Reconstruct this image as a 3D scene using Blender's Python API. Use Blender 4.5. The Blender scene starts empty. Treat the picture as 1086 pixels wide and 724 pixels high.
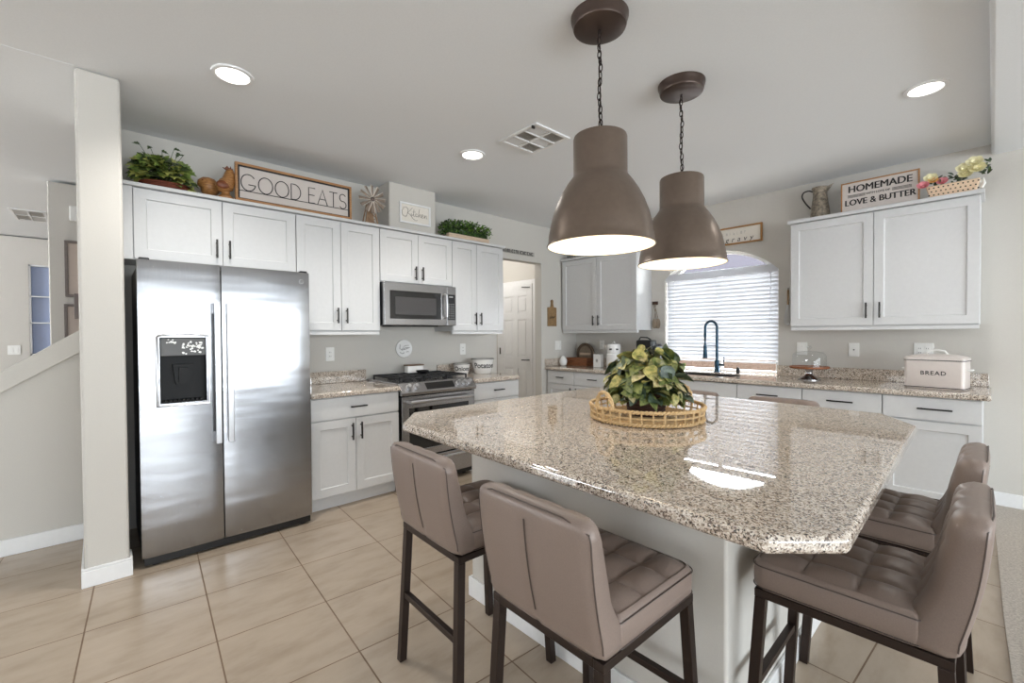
import bpy, bmesh, math, random
from mathutils import Vector, Matrix
random.seed(7)
C = bpy.context.scene.collection
S = bpy.context.scene
PI = math.pi

# ------------------------------------------------------------------ camera
cam_d = bpy.data.cameras.new('camera'); cam = bpy.data.objects.new('camera', cam_d); C.objects.link(cam)
cam_d.sensor_fit = 'HORIZONTAL'; cam_d.sensor_width = 36.0; cam_d.lens = 472.817 / 1086 * 36.0
cam_d.clip_start = 0.05; cam_d.clip_end = 200
rx = Vector((0.6794473, 0.7336930, -0.0067778)); uy = Vector((-0.0065479, 0.0153004, 0.9998615)); fz = Vector((-0.7336951, 0.6793088, -0.0152000))
cam.matrix_world = Matrix(((rx.x, uy.x, -fz.x, 0), (rx.y, uy.y, -fz.y, 0), (rx.z, uy.z, -fz.z, 1.30), (0, 0, 0, 1)))
S.camera = cam

# ------------------------------------------------------------------ world, exposure, added daylight lamps
S.view_settings.view_transform = 'Standard'; S.view_settings.look = 'None'
S.view_settings.gamma = 1.0; S.view_settings.use_curve_mapping = False
S.view_settings.exposure = 0.12
w = bpy.data.worlds.new('world'); S.world = w; w.use_nodes = True
bg = w.node_tree.nodes['Background']; bg.inputs[0].default_value = (0.94, 0.97, 1.0, 1); bg.inputs[1].default_value = 60.0
S.cycles.max_bounces = 8; S.cycles.diffuse_bounces = 5; S.cycles.glossy_bounces = 4; S.cycles.transmission_bounces = 6; S.cycles.transparent_max_bounces = 8
S.cycles.caustics_reflective = False; S.cycles.caustics_refractive = False
S.cycles.sample_clamp_indirect = 6.0

def area(name, loc, rot, sx, sy, power, col=(1, 1, 1)):
    l = bpy.data.lights.new(name, 'AREA'); l.shape = 'RECTANGLE'; l.size = sx; l.size_y = sy; l.energy = power; l.color = col
    o = bpy.data.objects.new(name, l); C.objects.link(o); o.location = loc; o.rotation_euler = rot
    return o
# area lamps added as daylight fill, all out of view: right, rear and hall
area('added_dining_daylight', (6.12, 0.5, 1.28), (0, PI / 2, 0), 1.9, 8.4, 440, (0.86, 0.95, 1.03))  # window implied by refrigerator reflections, widened to spread and soften its light
area('added_rear_fill', (0.4, -6.42, 1.2), (PI / 2, 0, 0), 6.0, 2.2, 45, (0.86, 0.95, 1.03))  # made-up opening behind the camera, gives flat frontal light
area('added_hall_fill', (-6.6, -5.3, 1.5), (PI / 2, 0, 0), 2.4, 1.8, 170, (0.9, 0.96, 1.02))  # no window stands here, lamp added to brighten hall and stair

# ------------------------------------------------------------------ materials
MATS = {}
def new(name):
    m = bpy.data.materials.new(name); m.use_nodes = True
    nt = m.node_tree; b = nt.nodes['Principled BSDF']; MATS[name] = m
    return m, nt, b
def lin(c):
    return tuple(((x / 255) / 12.92 if x / 255 <= 0.04045 else ((x / 255 + 0.055) / 1.055) ** 2.4) for x in c) + (1,)
def nd(nt, t, **k):
    n = nt.nodes.new(t)
    for a, v in k.items(): setattr(n, a, v)
    return n
def coords(nt, scale=(1, 1, 1), rot=(0, 0, 0)):
    tc = nd(nt, 'ShaderNodeTexCoord'); mp = nd(nt, 'ShaderNodeMapping')
    mp.inputs['Scale'].default_value = scale; mp.inputs['Rotation'].default_value = rot
    nt.links.new(tc.outputs['Object'], mp.inputs[0]); return mp.outputs[0]
def noise(nt, vec, scale, detail=3, rough=0.5):
    n = nd(nt, 'ShaderNodeTexNoise'); n.inputs['Scale'].default_value = scale; n.inputs['Detail'].default_value = detail
    n.inputs['Roughness'].default_value = rough; nt.links.new(vec, n.inputs['Vector']); return n
def ramp(nt, fac, stops, interp='LINEAR'):
    r = nd(nt, 'ShaderNodeValToRGB'); r.color_ramp.interpolation = interp
    e = r.color_ramp.elements
    while len(e) < len(stops): e.new(0.5)
    for k, (p, c) in enumerate(stops): e[k].position = p; e[k].color = c if len(c) == 4 else tuple(c) + (1,)
    nt.links.new(fac, r.inputs[0]); return r
def bump(nt, b, h, strength=0.2, dist=0.002):
    n = nd(nt, 'ShaderNodeBump'); n.inputs['Strength'].default_value = strength; n.inputs['Distance'].default_value = dist
    nt.links.new(h, n.inputs['Height']); nt.links.new(n.outputs[0], b.inputs['Normal']); return n
def plain(name, rgb, rough=0.5, metal=0.0, nscale=0, nstr=0.1, ndist=0.001, var=0.0, coat=0, spec=None):
    m, nt, b = new(name); c = lin(rgb)
    b.inputs['Base Color'].default_value = c; b.inputs['Roughness'].default_value = rough; b.inputs['Metallic'].default_value = metal
    if coat: b.inputs['Coat Weight'].default_value = coat; b.inputs['Coat Roughness'].default_value = 0.05
    if spec is not None: b.inputs['Specular IOR Level'].default_value = spec
    v = coords(nt); n = noise(nt, v, nscale or 40)
    if nscale: bump(nt, b, n.outputs[0], nstr, ndist)
    k = var or 0.015
    r = ramp(nt, n.outputs[0], [(0.3, tuple(x * (1 - k) for x in c[:3])), (0.7, tuple(min(1, x * (1 + k)) for x in c[:3]))])
    nt.links.new(r.outputs[0], b.inputs['Base Color'])
    return m
def emit(name, rgb, strength):
    m, nt, b = new(name); b.inputs['Base Color'].default_value = rgb + (1,)
    b.inputs['Emission Color'].default_value = rgb + (1,); b.inputs['Emission Strength'].default_value = strength; return m

wall_m = plain('wall_paint', (206, 202, 195), 0.85, nscale=160, nstr=0.12, ndist=0.001)
ceil_m = plain('ceiling_paint', (236, 238, 240), 0.9, nscale=120, nstr=0.15, ndist=0.001)
trim_m = plain('trim_paint', (238, 238, 238), 0.35)
cab_m = plain('cabinet_paint', (214, 214, 214), 0.38)
handle_m = plain('handle_bronze', (62, 60, 58), 0.35, 0.9)
black_m = plain('black_plastic', (22, 22, 23), 0.3)
blackglass_m = plain('black_glass', (14, 13, 13), 0.04, coat=0.5)
iron_m = plain('cast_iron', (30, 30, 32), 0.55, nscale=300, nstr=0.2)
white_plastic_m = plain('white_plastic', (240, 239, 235), 0.35)
ceramic_m = plain('white_ceramic', (236, 235, 233), 0.15, coat=0.5)
leather_m = plain('taupe_leather', (134, 118, 109), 0.42, nscale=380, nstr=0.15, ndist=0.0008, var=0.06)
piping_m = plain('dark_piping', (78, 66, 60), 0.5)
bronze_m = plain('stool_bronze', (54, 43, 38), 0.38, 0.6)
lampbrown_m = plain('lamp_bronze', (112, 98, 87), 0.36, 0.55, var=0.05)
canopy_m = plain('canopy_bronze', (78, 64, 57), 0.32, 0.55)
chain_m = plain('chain_dark', (42, 32, 29), 0.4, 0.7)
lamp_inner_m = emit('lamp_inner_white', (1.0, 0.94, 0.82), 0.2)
down_m = emit('downlight_lens', (1.0, 0.97, 0.9), 6.0)
bluemetal_m = plain('faucet_blue_black', (38, 62, 78), 0.28, 0.8)
tan_block_m = plain('block_wall', (44, 36, 31), 0.9, nscale=60, var=0.1, spec=0.0)
patio_m = plain('grey_roofing', (26, 25, 28), 0.9, spec=0.0)
ground_m = plain('outdoor_concrete', (90, 87, 83), 0.9, spec=0.0)
wicker_m = plain('rattan', (196, 164, 118), 0.5, nscale=220, nstr=0.4, var=0.22)
darkwicker_m = plain('dark_wicker', (62, 38, 28), 0.6, nscale=200, nstr=0.5, var=0.3)
redwicker_m = plain('red_brown_wicker', (112, 56, 38), 0.6, nscale=200, nstr=0.5, var=0.3)
ink_m = plain('black_ink', (28, 24, 24), 0.6)
greyink_m = plain('grey_ink', (150, 146, 142), 0.7)
taupeink_m = plain('taupe_ink', (128, 118, 108), 0.6)
signboard_m = plain('sign_offwhite', (205, 196, 190), 0.7)
signwhite_m = plain('sign_white', (232, 226, 216), 0.6)
enamel_m = plain('breadbox_enamel', (222, 212, 206), 0.3)
dark_m = plain('dark_void', (12, 11, 11), 0.7)
greyside_m = plain('fridge_side_grey', (92, 90, 86), 0.45, 0.2)
picture_m = plain('picture_mat', (198, 182, 170), 0.6)
pictureframe_m = plain('picture_frame_taupe', (110, 98, 92), 0.5)
hub_m = plain('hub_metal', (110, 96, 92), 0.4, 0.7)
paleblade_m = plain('windmill_white', (222, 210, 198), 0.6, var=0.1)
greyblade_m = plain('windmill_grey', (138, 122, 108), 0.6, var=0.15)
chrome_m = plain('chrome', (205, 205, 205), 0.12, 1.0)
galv_m = plain('galvanised_rust', (142, 132, 118), 0.5, 0.5, nscale=45, nstr=0.3, var=0.55)
flower_y = plain('petal_cream', (246, 238, 196), 0.6, var=0.1)
flower_p = plain('petal_pink', (234, 150, 158), 0.6, var=0.15)
flower_o = plain('petal_peach', (242, 190, 120), 0.6, var=0.1)
basketcream_m = plain('basket_cream', (226, 198, 168), 0.6)
tank_m, _nt, _b = new('clear_plastic'); _b.inputs['Base Color'].default_value = (0.85, 0.93, 0.97, 1); _b.inputs['Transmission Weight'].default_value = 0.7; _b.inputs['Roughness'].default_value = 0.1
glass_m, _nt, _b = new('clear_glass')
_mix = nd(_nt, 'ShaderNodeMixShader'); _tr = nd(_nt, 'ShaderNodeBsdfTransparent'); _gl = nd(_nt, 'ShaderNodeBsdfGlossy'); _lw = nd(_nt, 'ShaderNodeLayerWeight')
_gl.inputs['Roughness'].default_value = 0.02; _lw.inputs[0].default_value = 0.5; _tr.inputs[0].default_value = (0.95, 0.96, 0.96, 1)
_pw = nd(_nt, 'ShaderNodeMath', operation='POWER'); _pw.inputs[1].default_value = 4.0; _ma = nd(_nt, 'ShaderNodeMath', operation='MULTIPLY_ADD'); _ma.inputs[1].default_value = 0.55; _ma.inputs[2].default_value = 0.04
_nt.links.new(_lw.outputs['Facing'], _pw.inputs[0]); _nt.links.new(_pw.outputs[0], _ma.inputs[0]); _nt.links.new(_ma.outputs[0], _mix.inputs[0]); _nt.links.new(_tr.outputs[0], _mix.inputs[1]); _nt.links.new(_gl.outputs[0], _mix.inputs[2])
_nt.links.new(_mix.outputs[0], _nt.nodes['Material Output'].inputs[0])

def wood(name, c1, c2, scale=(6, 6, 60), rough=0.5):
    m, nt, b = new(name); v = coords(nt, scale); n = noise(nt, v, 3.0, 5, 0.6)
    r = ramp(nt, n.outputs[0], [(0.3, lin(c1)), (0.7, lin(c2))]); nt.links.new(r.outputs[0], b.inputs['Base Color'])
    b.inputs['Roughness'].default_value = rough; bump(nt, b, n.outputs[0], 0.1, 0.001); return m
oak_m = wood('oak_frame', (150, 104, 62), (184, 138, 92), (60, 6, 60))
birdwood_m = wood('carved_wood', (128, 84, 44), (190, 138, 84), (14, 14, 60), 0.45)
darkbird_m = wood('carved_wood_dark', (92, 44, 22), (140, 78, 42), (14, 14, 60), 0.45)
board_m = wood('board_wood', (126, 98, 62), (156, 126, 88), (40, 10, 10))
crate_m = wood('crate_wood', (108, 62, 36), (148, 94, 58), (6, 60, 60))
grey_wood_m = wood('weathered_wood', (112, 98, 82), (160, 142, 122), (30, 30, 6))
trough_m = wood('whitewashed_wood', (190, 164, 138), (222, 202, 180), (60, 6, 60))
towerwood_m = wood('windmill_wood', (142, 110, 82), (178, 146, 116), (30, 30, 10))
goldframe_m = wood('honey_frame', (142, 96, 44), (178, 130, 70), (6, 60, 60))
cakewood_m = wood('cake_wood', (120, 66, 36), (160, 98, 58), (60, 8, 60))

def granite(name):
    m, nt, b = new(name); v = coords(nt)
    vo = nd(nt, 'ShaderNodeTexVoronoi'); vo.inputs['Scale'].default_value = 270; nt.links.new(v, vo.inputs['Vector'])
    sep = nd(nt, 'ShaderNodeSeparateColor'); nt.links.new(vo.outputs['Color'], sep.inputs[0])
    big = noise(nt, v, 55, 4, 0.6)
    mx = nd(nt, 'ShaderNodeMath', operation='MULTIPLY_ADD'); mx.inputs[1].default_value = 0.5; nt.links.new(sep.outputs[0], mx.inputs[0])
    mm = nd(nt, 'ShaderNodeMath', operation='MULTIPLY'); mm.inputs[1].default_value = 0.62; nt.links.new(big.outputs[0], mm.inputs[0]); nt.links.new(mm.outputs[0], mx.inputs[2])
    r = ramp(nt, mx.outputs[0], [(0.0, lin((66, 54, 48))), (0.35, lin((118, 102, 90))), (0.44, lin((182, 166, 150))), (0.54, lin((214, 201, 186))), (0.70, lin((234, 225, 214))), (0.82, lin((170, 154, 140)))], 'CONSTANT')
    nt.links.new(r.outputs[0], b.inputs['Base Color']); b.inputs['Roughness'].default_value = 0.4; b.inputs['Specular IOR Level'].default_value = 0.0
    b.inputs['Coat Weight'].default_value = 1.0; b.inputs['Coat Roughness'].default_value = 0.02; b.inputs['Coat IOR'].default_value = 2.1
    return m
granite_m = granite('speckled_granite')

def tile():
    m, nt, b = new('floor_tile'); v = coords(nt, (1, 1, 1), (0, 0, math.radians(3.6)))
    off = nd(nt, 'ShaderNodeVectorMath', operation='ADD'); nt.links.new(v, off.inputs[0]); off.inputs[1].default_value = TILE_OFF
    br = nd(nt, 'ShaderNodeTexBrick'); br.offset = 0.0; br.squash = 1.0
    br.inputs['Scale'].default_value = 1.0; br.inputs['Brick Width'].default_value = 0.447; br.inputs['Row Height'].default_value = 0.447
    br.inputs['Mortar Size'].default_value = 0.0032; br.inputs['Mortar Smooth'].default_value = 0.1
    br.inputs['Color1'].default_value = lin((177, 161, 142)); br.inputs['Color2'].default_value = lin((184, 168, 150)); br.inputs['Mortar'].default_value = lin((122, 100, 80))
    nt.links.new(off.outputs[0], br.inputs['Vector'])
    v2 = coords(nt, (8, 2.6, 3), (0, 0, math.radians(14))); n = noise(nt, v2, 1.3, 6, 0.62)
    r = ramp(nt, n.outputs[0], [(0.30, (0.84, 0.82, 0.80)), (0.5, (1, 1, 1)), (0.7, (1.08, 1.08, 1.09))])
    mul = nd(nt, 'ShaderNodeMix', data_type='RGBA', blend_type='MULTIPLY'); mul.inputs[0].default_value = 1.0
    nt.links.new(br.outputs['Color'], mul.inputs[6]); nt.links.new(r.outputs[0], mul.inputs[7]); nt.links.new(mul.outputs[2], b.inputs['Base Color'])
    rr = ramp(nt, br.outputs['Fac'], [(0.0, (0.24, 0.24, 0.24)), (1.0, (0.8, 0.8, 0.8))]); nt.links.new(rr.outputs[0], b.inputs['Roughness'])
    inv = nd(nt, 'ShaderNodeMath', operation='SUBTRACT'); inv.inputs[0].default_value = 1.0; nt.links.new(br.outputs['Fac'], inv.inputs[1])
    bump(nt, b, inv.outputs[0], 0.5, 0.002); return m
TILE_OFF = (0.0, 0.0, 0.0)
def _tile_off():
    a = math.radians(3.6); x, y = -2.688, 0.378          # one grout crossing seen on the floor
    xr = x * math.cos(a) - y * math.sin(a); yr = x * math.sin(a) + y * math.cos(a)
    return (-xr + 0.447 * 20, -yr + 0.447 * 20, 0)
TILE_OFF = _tile_off()
tile_m = tile()

def carpet():
    m, nt, b = new('carpet_pile'); v = coords(nt); n = noise(nt, v, 90, 5, 0.7); n2 = noise(nt, v, 14, 3)
    r = ramp(nt, n.outputs[0], [(0.3, lin((176, 164, 152))), (0.7, lin((226, 216, 204)))]); nt.links.new(r.outputs[0], b.inputs['Base Color'])
    b.inputs['Roughness'].default_value = 1.0; bump(nt, b, n.outputs[0], 0.9, 0.02); return m
carpet_m = carpet()

def steel(name, rgb, rough, stretch, wave=0.0):
    m, nt, b = new(name); b.inputs['Metallic'].default_value = 1.0; b.inputs['Roughness'].default_value = rough
    v = coords(nt, stretch); n = noise(nt, v, 8, 4); c = lin(rgb)
    r = ramp(nt, n.outputs[0], [(0.3, tuple(x * 0.93 for x in c[:3])), (0.7, tuple(min(1, x * 1.05) for x in c[:3]))]); nt.links.new(r.outputs[0], b.inputs['Base Color'])
    if wave:
        v2 = coords(nt, (1, 0.6, 3.4)); n2 = noise(nt, v2, 1.5, 2, 0.45); bump(nt, b, n2.outputs[0], 1.0, wave)
    return m
steel_m = steel('stainless_steel', (168, 166, 166), 0.24, (90, 90, 2))
fridge_m = steel('stainless_door', (170, 171, 174), 0.25, (60, 60, 1.5), 0.009)
steel_h = steel('stainless_handle', (208, 208, 210), 0.3, (60, 60, 4))

def leafmat(name, c1, c2, scale=30):
    m, nt, b = new(name); v = coords(nt); n = noise(nt, v, scale, 3, 0.6)
    r = ramp(nt, n.outputs[0], [(0.38, lin(c1)), (0.62, lin(c2))]); nt.links.new(r.outputs[0], b.inputs['Base Color'])
    b.inputs['Roughness'].default_value = 0.42; return m
leaf_y = leafmat('leaf_yellow_green', (182, 170, 104), (112, 116, 58), 45)
leaf_g = leafmat('leaf_green', (62, 80, 40), (128, 134, 74), 45)
leaf_d = leafmat('leaf_dark_green', (44, 60, 48), (86, 102, 80), 45)
leaf_c = leafmat('leaf_cream', (204, 190, 146), (132, 128, 76), 45)
ivy_a = leafmat('ivy_green', (104, 132, 62), (156, 172, 88))
ivy_b = leafmat('ivy_olive', (158, 162, 74), (196, 198, 112))
ivy_c = leafmat('ivy_dark', (50, 66, 36), (82, 100, 54))
box_a = leafmat('boxwood_green', (54, 92, 30), (116, 152, 56), 60)
box_b = leafmat('boxwood_dark', (24, 46, 18), (56, 86, 34), 60)

def slatmat():
    m, nt, b = new('blind_slat'); v = coords(nt); n = noise(nt, v, 20)
    r = ramp(nt, n.outputs[0], [(0.3, (0.80, 0.80, 0.80)), (0.7, (0.84, 0.84, 0.84))])
    nt.links.new(r.outputs[0], b.inputs['Base Color']); b.inputs['Roughness'].default_value = 0.4
    t = nd(nt, 'ShaderNodeBsdfTranslucent'); t.inputs[0].default_value = (0.9, 0.92, 0.96, 1)
    mx = nd(nt, 'ShaderNodeMixShader'); mx.inputs[0].default_value = 0.5
    nt.links.new(b.outputs[0], mx.inputs[1]); nt.links.new(t.outputs[0], mx.inputs[2]); nt.links.new(mx.outputs[0], nt.nodes['Material Output'].inputs[0]); return m
slat_m = slatmat()

# ------------------------------------------------------------------ mesh builder
class MB:
    def __init__(s, T=None): s.v = []; s.f = []; s.mi = []; s.T = T; s.m = 0; s.weld = False
    def add(s, vs, fs):
        o = len(s.v)
        s.v += [tuple(s.T(*p)) if s.T else tuple(p) for p in vs]
        s.f += [tuple(i + o for i in f) for f in fs]; s.mi += [s.m] * len(fs); return s
    def box(s, x0, x1, y0, y1, z0, z1):
        vs = [(x, y, z) for x in (x0, x1) for y in (y0, y1) for z in (z0, z1)]
        return s.add(vs, [(0, 1, 3, 2), (4, 6, 7, 5), (0, 4, 5, 1), (2, 3, 7, 6), (0, 2, 6, 4), (1, 5, 7, 3)])
    def prism(s, poly, a, b, ax='z'):
        n = len(poly)
        def P(p, h): return {'z': (p[0], p[1], h), 'y': (p[0], h, p[1]), 'x': (h, p[0], p[1])}[ax]
        vs = [P(p, a) for p in poly] + [P(p, b) for p in poly]
        return s.add(vs, [tuple(range(n)), tuple(range(n, 2 * n))] + [(i, (i + 1) % n, n + (i + 1) % n, n + i) for i in range(n)])
    def loft(s, rings, cap=True, closed=True):
        n = len(rings[0]); vs = [p for r in rings for p in r]; fs = []
        for k in range(len(rings) - 1):
            for i in range(n if closed else n - 1):
                j = (i + 1) % n; fs.append((k * n + i, k * n + j, (k + 1) * n + j, (k + 1) * n + i))
        if cap: fs += [tuple(range(n)), tuple(range((len(rings) - 1) * n, len(rings) * n))]
        return s.add(vs, fs)
    def lathe(s, prof, c=(0, 0, 0), n=32, cap=True, sx=1, sy=1):
        s.weld = s.weld or any(r < 1e-6 for r, z in prof)
        return s.loft([[(c[0] + r * sx * math.cos(2 * PI * i / n), c[1] + r * sy * math.sin(2 * PI * i / n), c[2] + z) for i in range(n)] for r, z in prof], cap)
    def tube(s, pts, r, n=8, closed=False, rs=None):
        P = [Vector(p) for p in pts]; rings = []; N = len(P); up = None
        for i in range(N):
            a = P[(i - 1) % N] if closed or i else P[i]; b = P[(i + 1) % N] if closed or i < N - 1 else P[i]
            t = (b - a).normalized()
            if up is None: up = t.orthogonal().normalized()
            up = (up - t * up.dot(t)); up = up.normalized() if up.length > 1e-6 else t.orthogonal().normalized()
            sd = t.cross(up); q = rs[i] if rs else r
            rings.append([tuple(P[i] + (up * math.cos(2 * PI * k / n) + sd * math.sin(2 * PI * k / n)) * q) for k in range(n)])
        if closed: rings.append(rings[0]); s.weld = True
        return s.loft(rings, not closed)
    def bar(s, p, q, w, h=None):            # square bar from p to q
        h = h or w; P, Q = Vector(p), Vector(q); t = (Q - P).normalized()
        u = Vector((0, 0, 1)) if abs(t.z) < 0.9 else Vector((1, 0, 0)); a = t.cross(u).normalized(); b = a.cross(t)
        return s.loft([[tuple(c + a * i * w / 2 + b * j * h / 2) for i, j in ((-1, -1), (1, -1), (1, 1), (-1, 1))] for c in (P, Q)])
    def ball(s, c, rx, ry=None, rz=None, n=16, m=10):
        ry = ry or rx; rz = rz or rx
        return s.loft([[(c[0] + rx * math.sin(PI * (k + .02) / (m + .04)) * math.cos(2 * PI * i / n), c[1] + ry * math.sin(PI * (k + .02) / (m + .04)) * math.sin(2 * PI * i / n), c[2] - rz * math.cos(PI * (k + .02) / (m + .04))) for i in range(n)] for k in range(m + 1)])
    def torus(s, c, R, r, ax='z', n=24, k=8, sx=1, sy=1):
        def P(a):
            u, v = R * sx * math.cos(a), R * sy * math.sin(a)
            return {'z': (c[0] + u, c[1] + v, c[2]), 'y': (c[0] + u, c[1], c[2] + v), 'x': (c[0], c[1] + u, c[2] + v)}[ax]
        return s.tube([P(2 * PI * i / n) for i in range(n)], r, k, True)

def wloc(o):
    v = Vector((0, 0, 0))
    while o is not None: v += o.location; o = o.parent
    return v
def obj(name, mb, mats, parent=None, bevel=0.0, seg=2, smooth=40, label=None, local=False, origin=None):
    me = bpy.data.meshes.new(name)
    base = Vector((0, 0, 0)) if local else (wloc(parent) if parent else Vector(origin or (0, 0, 0)))
    me.from_pydata([tuple(Vector(p) - base) for p in mb.v], [], mb.f)
    ml = mats if isinstance(mats, (list, tuple)) else [mats]
    for m in ml: me.materials.append(m)
    if len(ml) > 1: me.polygons.foreach_set('material_index', mb.mi)
    bm = bmesh.new(); bm.from_mesh(me)
    if mb.weld: bmesh.ops.remove_doubles(bm, verts=bm.verts, dist=1e-6)
    bmesh.ops.recalc_face_normals(bm, faces=bm.faces); bm.to_mesh(me); bm.free()
    if smooth:
        me.polygons.foreach_set('use_smooth', [True] * len(me.polygons)); me.set_sharp_from_angle(angle=math.radians(smooth))
    o = bpy.data.objects.new(name, me); C.objects.link(o)
    if parent: o.parent = parent
    elif origin: o.location = origin
    if bevel:
        b = o.modifiers.new('bevel', 'BEVEL'); b.width = bevel; b.segments = seg; b.limit_method = 'ANGLE'; b.angle_limit = math.radians(35); b.harden_normals = True
    if label: o['label'] = label
    return o
def thing(name, label, cat, loc=(0, 0, 0), group=None, rz=0):
    o = bpy.data.objects.new(name, None); C.objects.link(o); o.location = loc; o.rotation_euler = (0, 0, rz)
    o.empty_display_size = 0.05
    return tag(o, label, cat, group)
def tag(o, label, cat, group=None):
    o['label'] = label; o['category'] = cat
    if group: o['group'] = group
    return o
def struct(name, mb, m, bevel=0.0, parent=None, smooth=40):
    o = obj(name, mb, m, parent, bevel, smooth=smooth)
    if not parent: o['kind'] = 'structure'
    return o
def dup(root, loc, rz, label, group=None):
    r = root.copy(); C.objects.link(r); r.location = loc; r.rotation_euler = (0, 0, rz); r['label'] = label
    if group: r['group'] = group
    for ch in list(root.children):
        c = ch.copy(); C.objects.link(c); c.parent = r
        for g in list(ch.children):
            d = g.copy(); C.objects.link(d); d.parent = c
    return r
def text_mesh(body, size, extrude=0.001, offset=0.0, spacing=1.0, shear=0.0, align='CENTER'):
    cu = bpy.data.curves.new('t', 'FONT'); cu.body = body; cu.size = size; cu.extrude = extrude; cu.offset = offset
    cu.space_character = spacing; cu.shear = shear; cu.align_x = align; cu.align_y = 'CENTER'; cu.resolution_u = 3
    o = bpy.data.objects.new('t', cu); C.objects.link(o); dg = bpy.context.evaluated_depsgraph_get(); dg.update()
    me = bpy.data.meshes.new_from_object(o.evaluated_get(dg))
    vs = [tuple(v.co) for v in me.vertices]; fs = [tuple(p.vertices) for p in me.polygons]
    bpy.data.objects.remove(o); bpy.data.curves.remove(cu); bpy.data.meshes.remove(me)
    return vs, fs

W = -3.955          # cabinet wall face
Y = 4.89            # window wall face
CZ = 2.69           # kitchen ceiling
CT = 0.885          # worktop height
# mappings: (u along the wall, d out of the wall, z)
def TL(u, d, z): return (W + d, u, z)
def TB(u, d, z): return (u, Y - d, z)

# ------------------------------------------------------------------ the shell
struct('floor', MB().box(-10.2, 0.03, -6.7, 5.6, -0.1, 0.0).box(0.03, 0.12, 0.9, Y, -0.1, 0.0).box(0.03, 6.3, -6.7, 0.9, -0.1, 0.0), tile_m)
struct('floor_carpet', MB().prism([(0.085, 0.9), (6.3, 0.9), (6.3, Y), (0.005, Y), (0.04, 3.0), (0.065, 2.2)], -0.05, 0.012), carpet_m)
struct('ceiling', MB().box(-5.65, -0.02, -0.075, 5.0, CZ, CZ + 0.2).box(-3.2, -0.02, -6.6, -0.075, CZ, CZ + 0.2), ceil_m)
struct('ceiling_dining', MB().box(-0.02, 6.3, -6.6, 5.0, 2.61, 2.9), ceil_m, 0.02)
struct('ceiling_hall', MB().box(-10.2, -3.2, -6.6, -0.075, 2.6885, 2.9).box(-10.2, -5.65, -0.075, 3.4, 2.6885, 2.9), ceil_m)
# cabinet wall with the pantry opening
struct('wall_left', MB().prism([(0.1, 0), (3.42, 0), (3.42, 2.21), (4.18, 2.21), (4.18, 0), (Y, 0), (Y, CZ), (0.1, CZ)], W - 0.12, W, 'x'), wall_m, 0.006)
# window wall with arched opening
wx0, wx1, wz0, wz1, rise = -2.63, -1.434, CT, 1.93, 0.25
hw = (wx1 - wx0) / 2; xc = (wx0 + wx1) / 2; RR = (hw * hw + rise * rise) / (2 * rise)
arc = [(xc + hw * t, wz1 + rise - RR + math.sqrt(RR * RR - (hw * t) ** 2)) for t in [-1 + 2 * i / 28 for i in range(29)]]
mb = MB().box(W - 0.12, wx0, Y, Y + 0.14, 0, CZ).box(wx1, 6.3, Y, Y + 0.14, 0, CZ).box(wx0, wx1, Y, Y + 0.14, 0, wz0 - 0.04)
for (xa, za), (xb, zb) in zip(arc, arc[1:]):
    mb.add([(xa, Y, za), (xb, Y, zb), (xb, Y, CZ), (xa, Y, CZ), (xa, Y + .14, za), (xb, Y + .14, zb), (xb, Y + .14, CZ), (xa, Y + .14, CZ)],
           [(0, 1, 2, 3), (4, 7, 6, 5), (0, 4, 5, 1), (2, 6, 7, 3)])
struct('wall_back', mb, wall_m)
struct('wall_right', MB().box(6.16, 6.3, -6.6, Y, 0, 2.61), wall_m)
struct('wall_rear', MB().box(-10.2, 6.3, -6.6, -6.46, 0, 2.61), wall_m)
struct('wall_partition', MB().box(W - 0.12, -3.2, -0.075, 0.105, 0, CZ), wall_m, 0.018)
kz = lambda y: 1.102 + 0.736 * (y + 0.427)
struct('wall_stair', MB().prism([(-0.08, 0), (-0.08, kz(-0.08) - 0.1), (-1.85, kz(-1.85) - 0.03), (-1.85, 0)], -4.1, -4.0, 'x'), wall_m)
struct('trim_1', MB().prism([(-0.08, kz(-0.08) - 0.145), (-0.08, kz(-0.08)), (-1.85, kz(-1.85)), (-1.85, kz(-1.85) - 0.04)], -4.13, -3.972, 'x'), wall_m, 0.006)
struct('wall_hall', MB().box(-5.75, -5.62, -0.315, 3.4, 0, 2.672), wall_m, 0.012)
struct('wall_end', MB().box(-10.2, -5.75, 3.28, 3.4, 0, 2.684).box(-10.2, -10.1, -6.6, 3.28, 0, 2.684), wall_m)
struct('wall_far', MB().box(-9.15, -9.0, -6.46, -0.70, 0, 2.672).box(-9.15, -9.0, -0.44, 3.4, 0, 2.672).box(-9.15, -9.0, -0.70, -0.44, 2.31, 2.672).box(-9.15, -9.0, -0.70, -0.44, 0, 1.06), wall_m)
# pantry passage behind the opening
struct('wall_passage', MB().box(-5.62, W - 0.12, 4.62, 4.74, 0, CZ).box(-5.62, W - 0.12, 3.16, 3.28, 0, CZ).box(-5.75, -5.62, 3.4, 4.74, 0, CZ), wall_m)
# vent chase above the microwave cabinet
struct('wall_chase', MB().box(W, -3.70, 1.935, 2.424, 2.262, CZ), wall_m, 0.012)

def baseb(name, mb): struct(name, mb, trim_m, 0.004)
baseb('baseboard_partition', MB().box(-3.2, -3.188, -0.087, 0.117, 0, 0.085).box(-3.2, -3.190, -0.085, 0.115, 0.085, 0.10).box(-3.32, -3.2, 0.105, 0.117, 0, 0.10).box(W - .1, -3.2, -0.087, -0.075, 0, 0.10))
baseb('baseboard_stair', MB().box(-4.0, -3.986, -1.85, -0.088, 0, 0.10))
baseb('baseboard_back', MB().box(-0.03, 6.16, Y - 0.014, Y, 0, 0.11))
baseb('baseboard_hall', MB().box(-5.62, -5.606, -0.315, 3.3, 0, 0.1))

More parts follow.
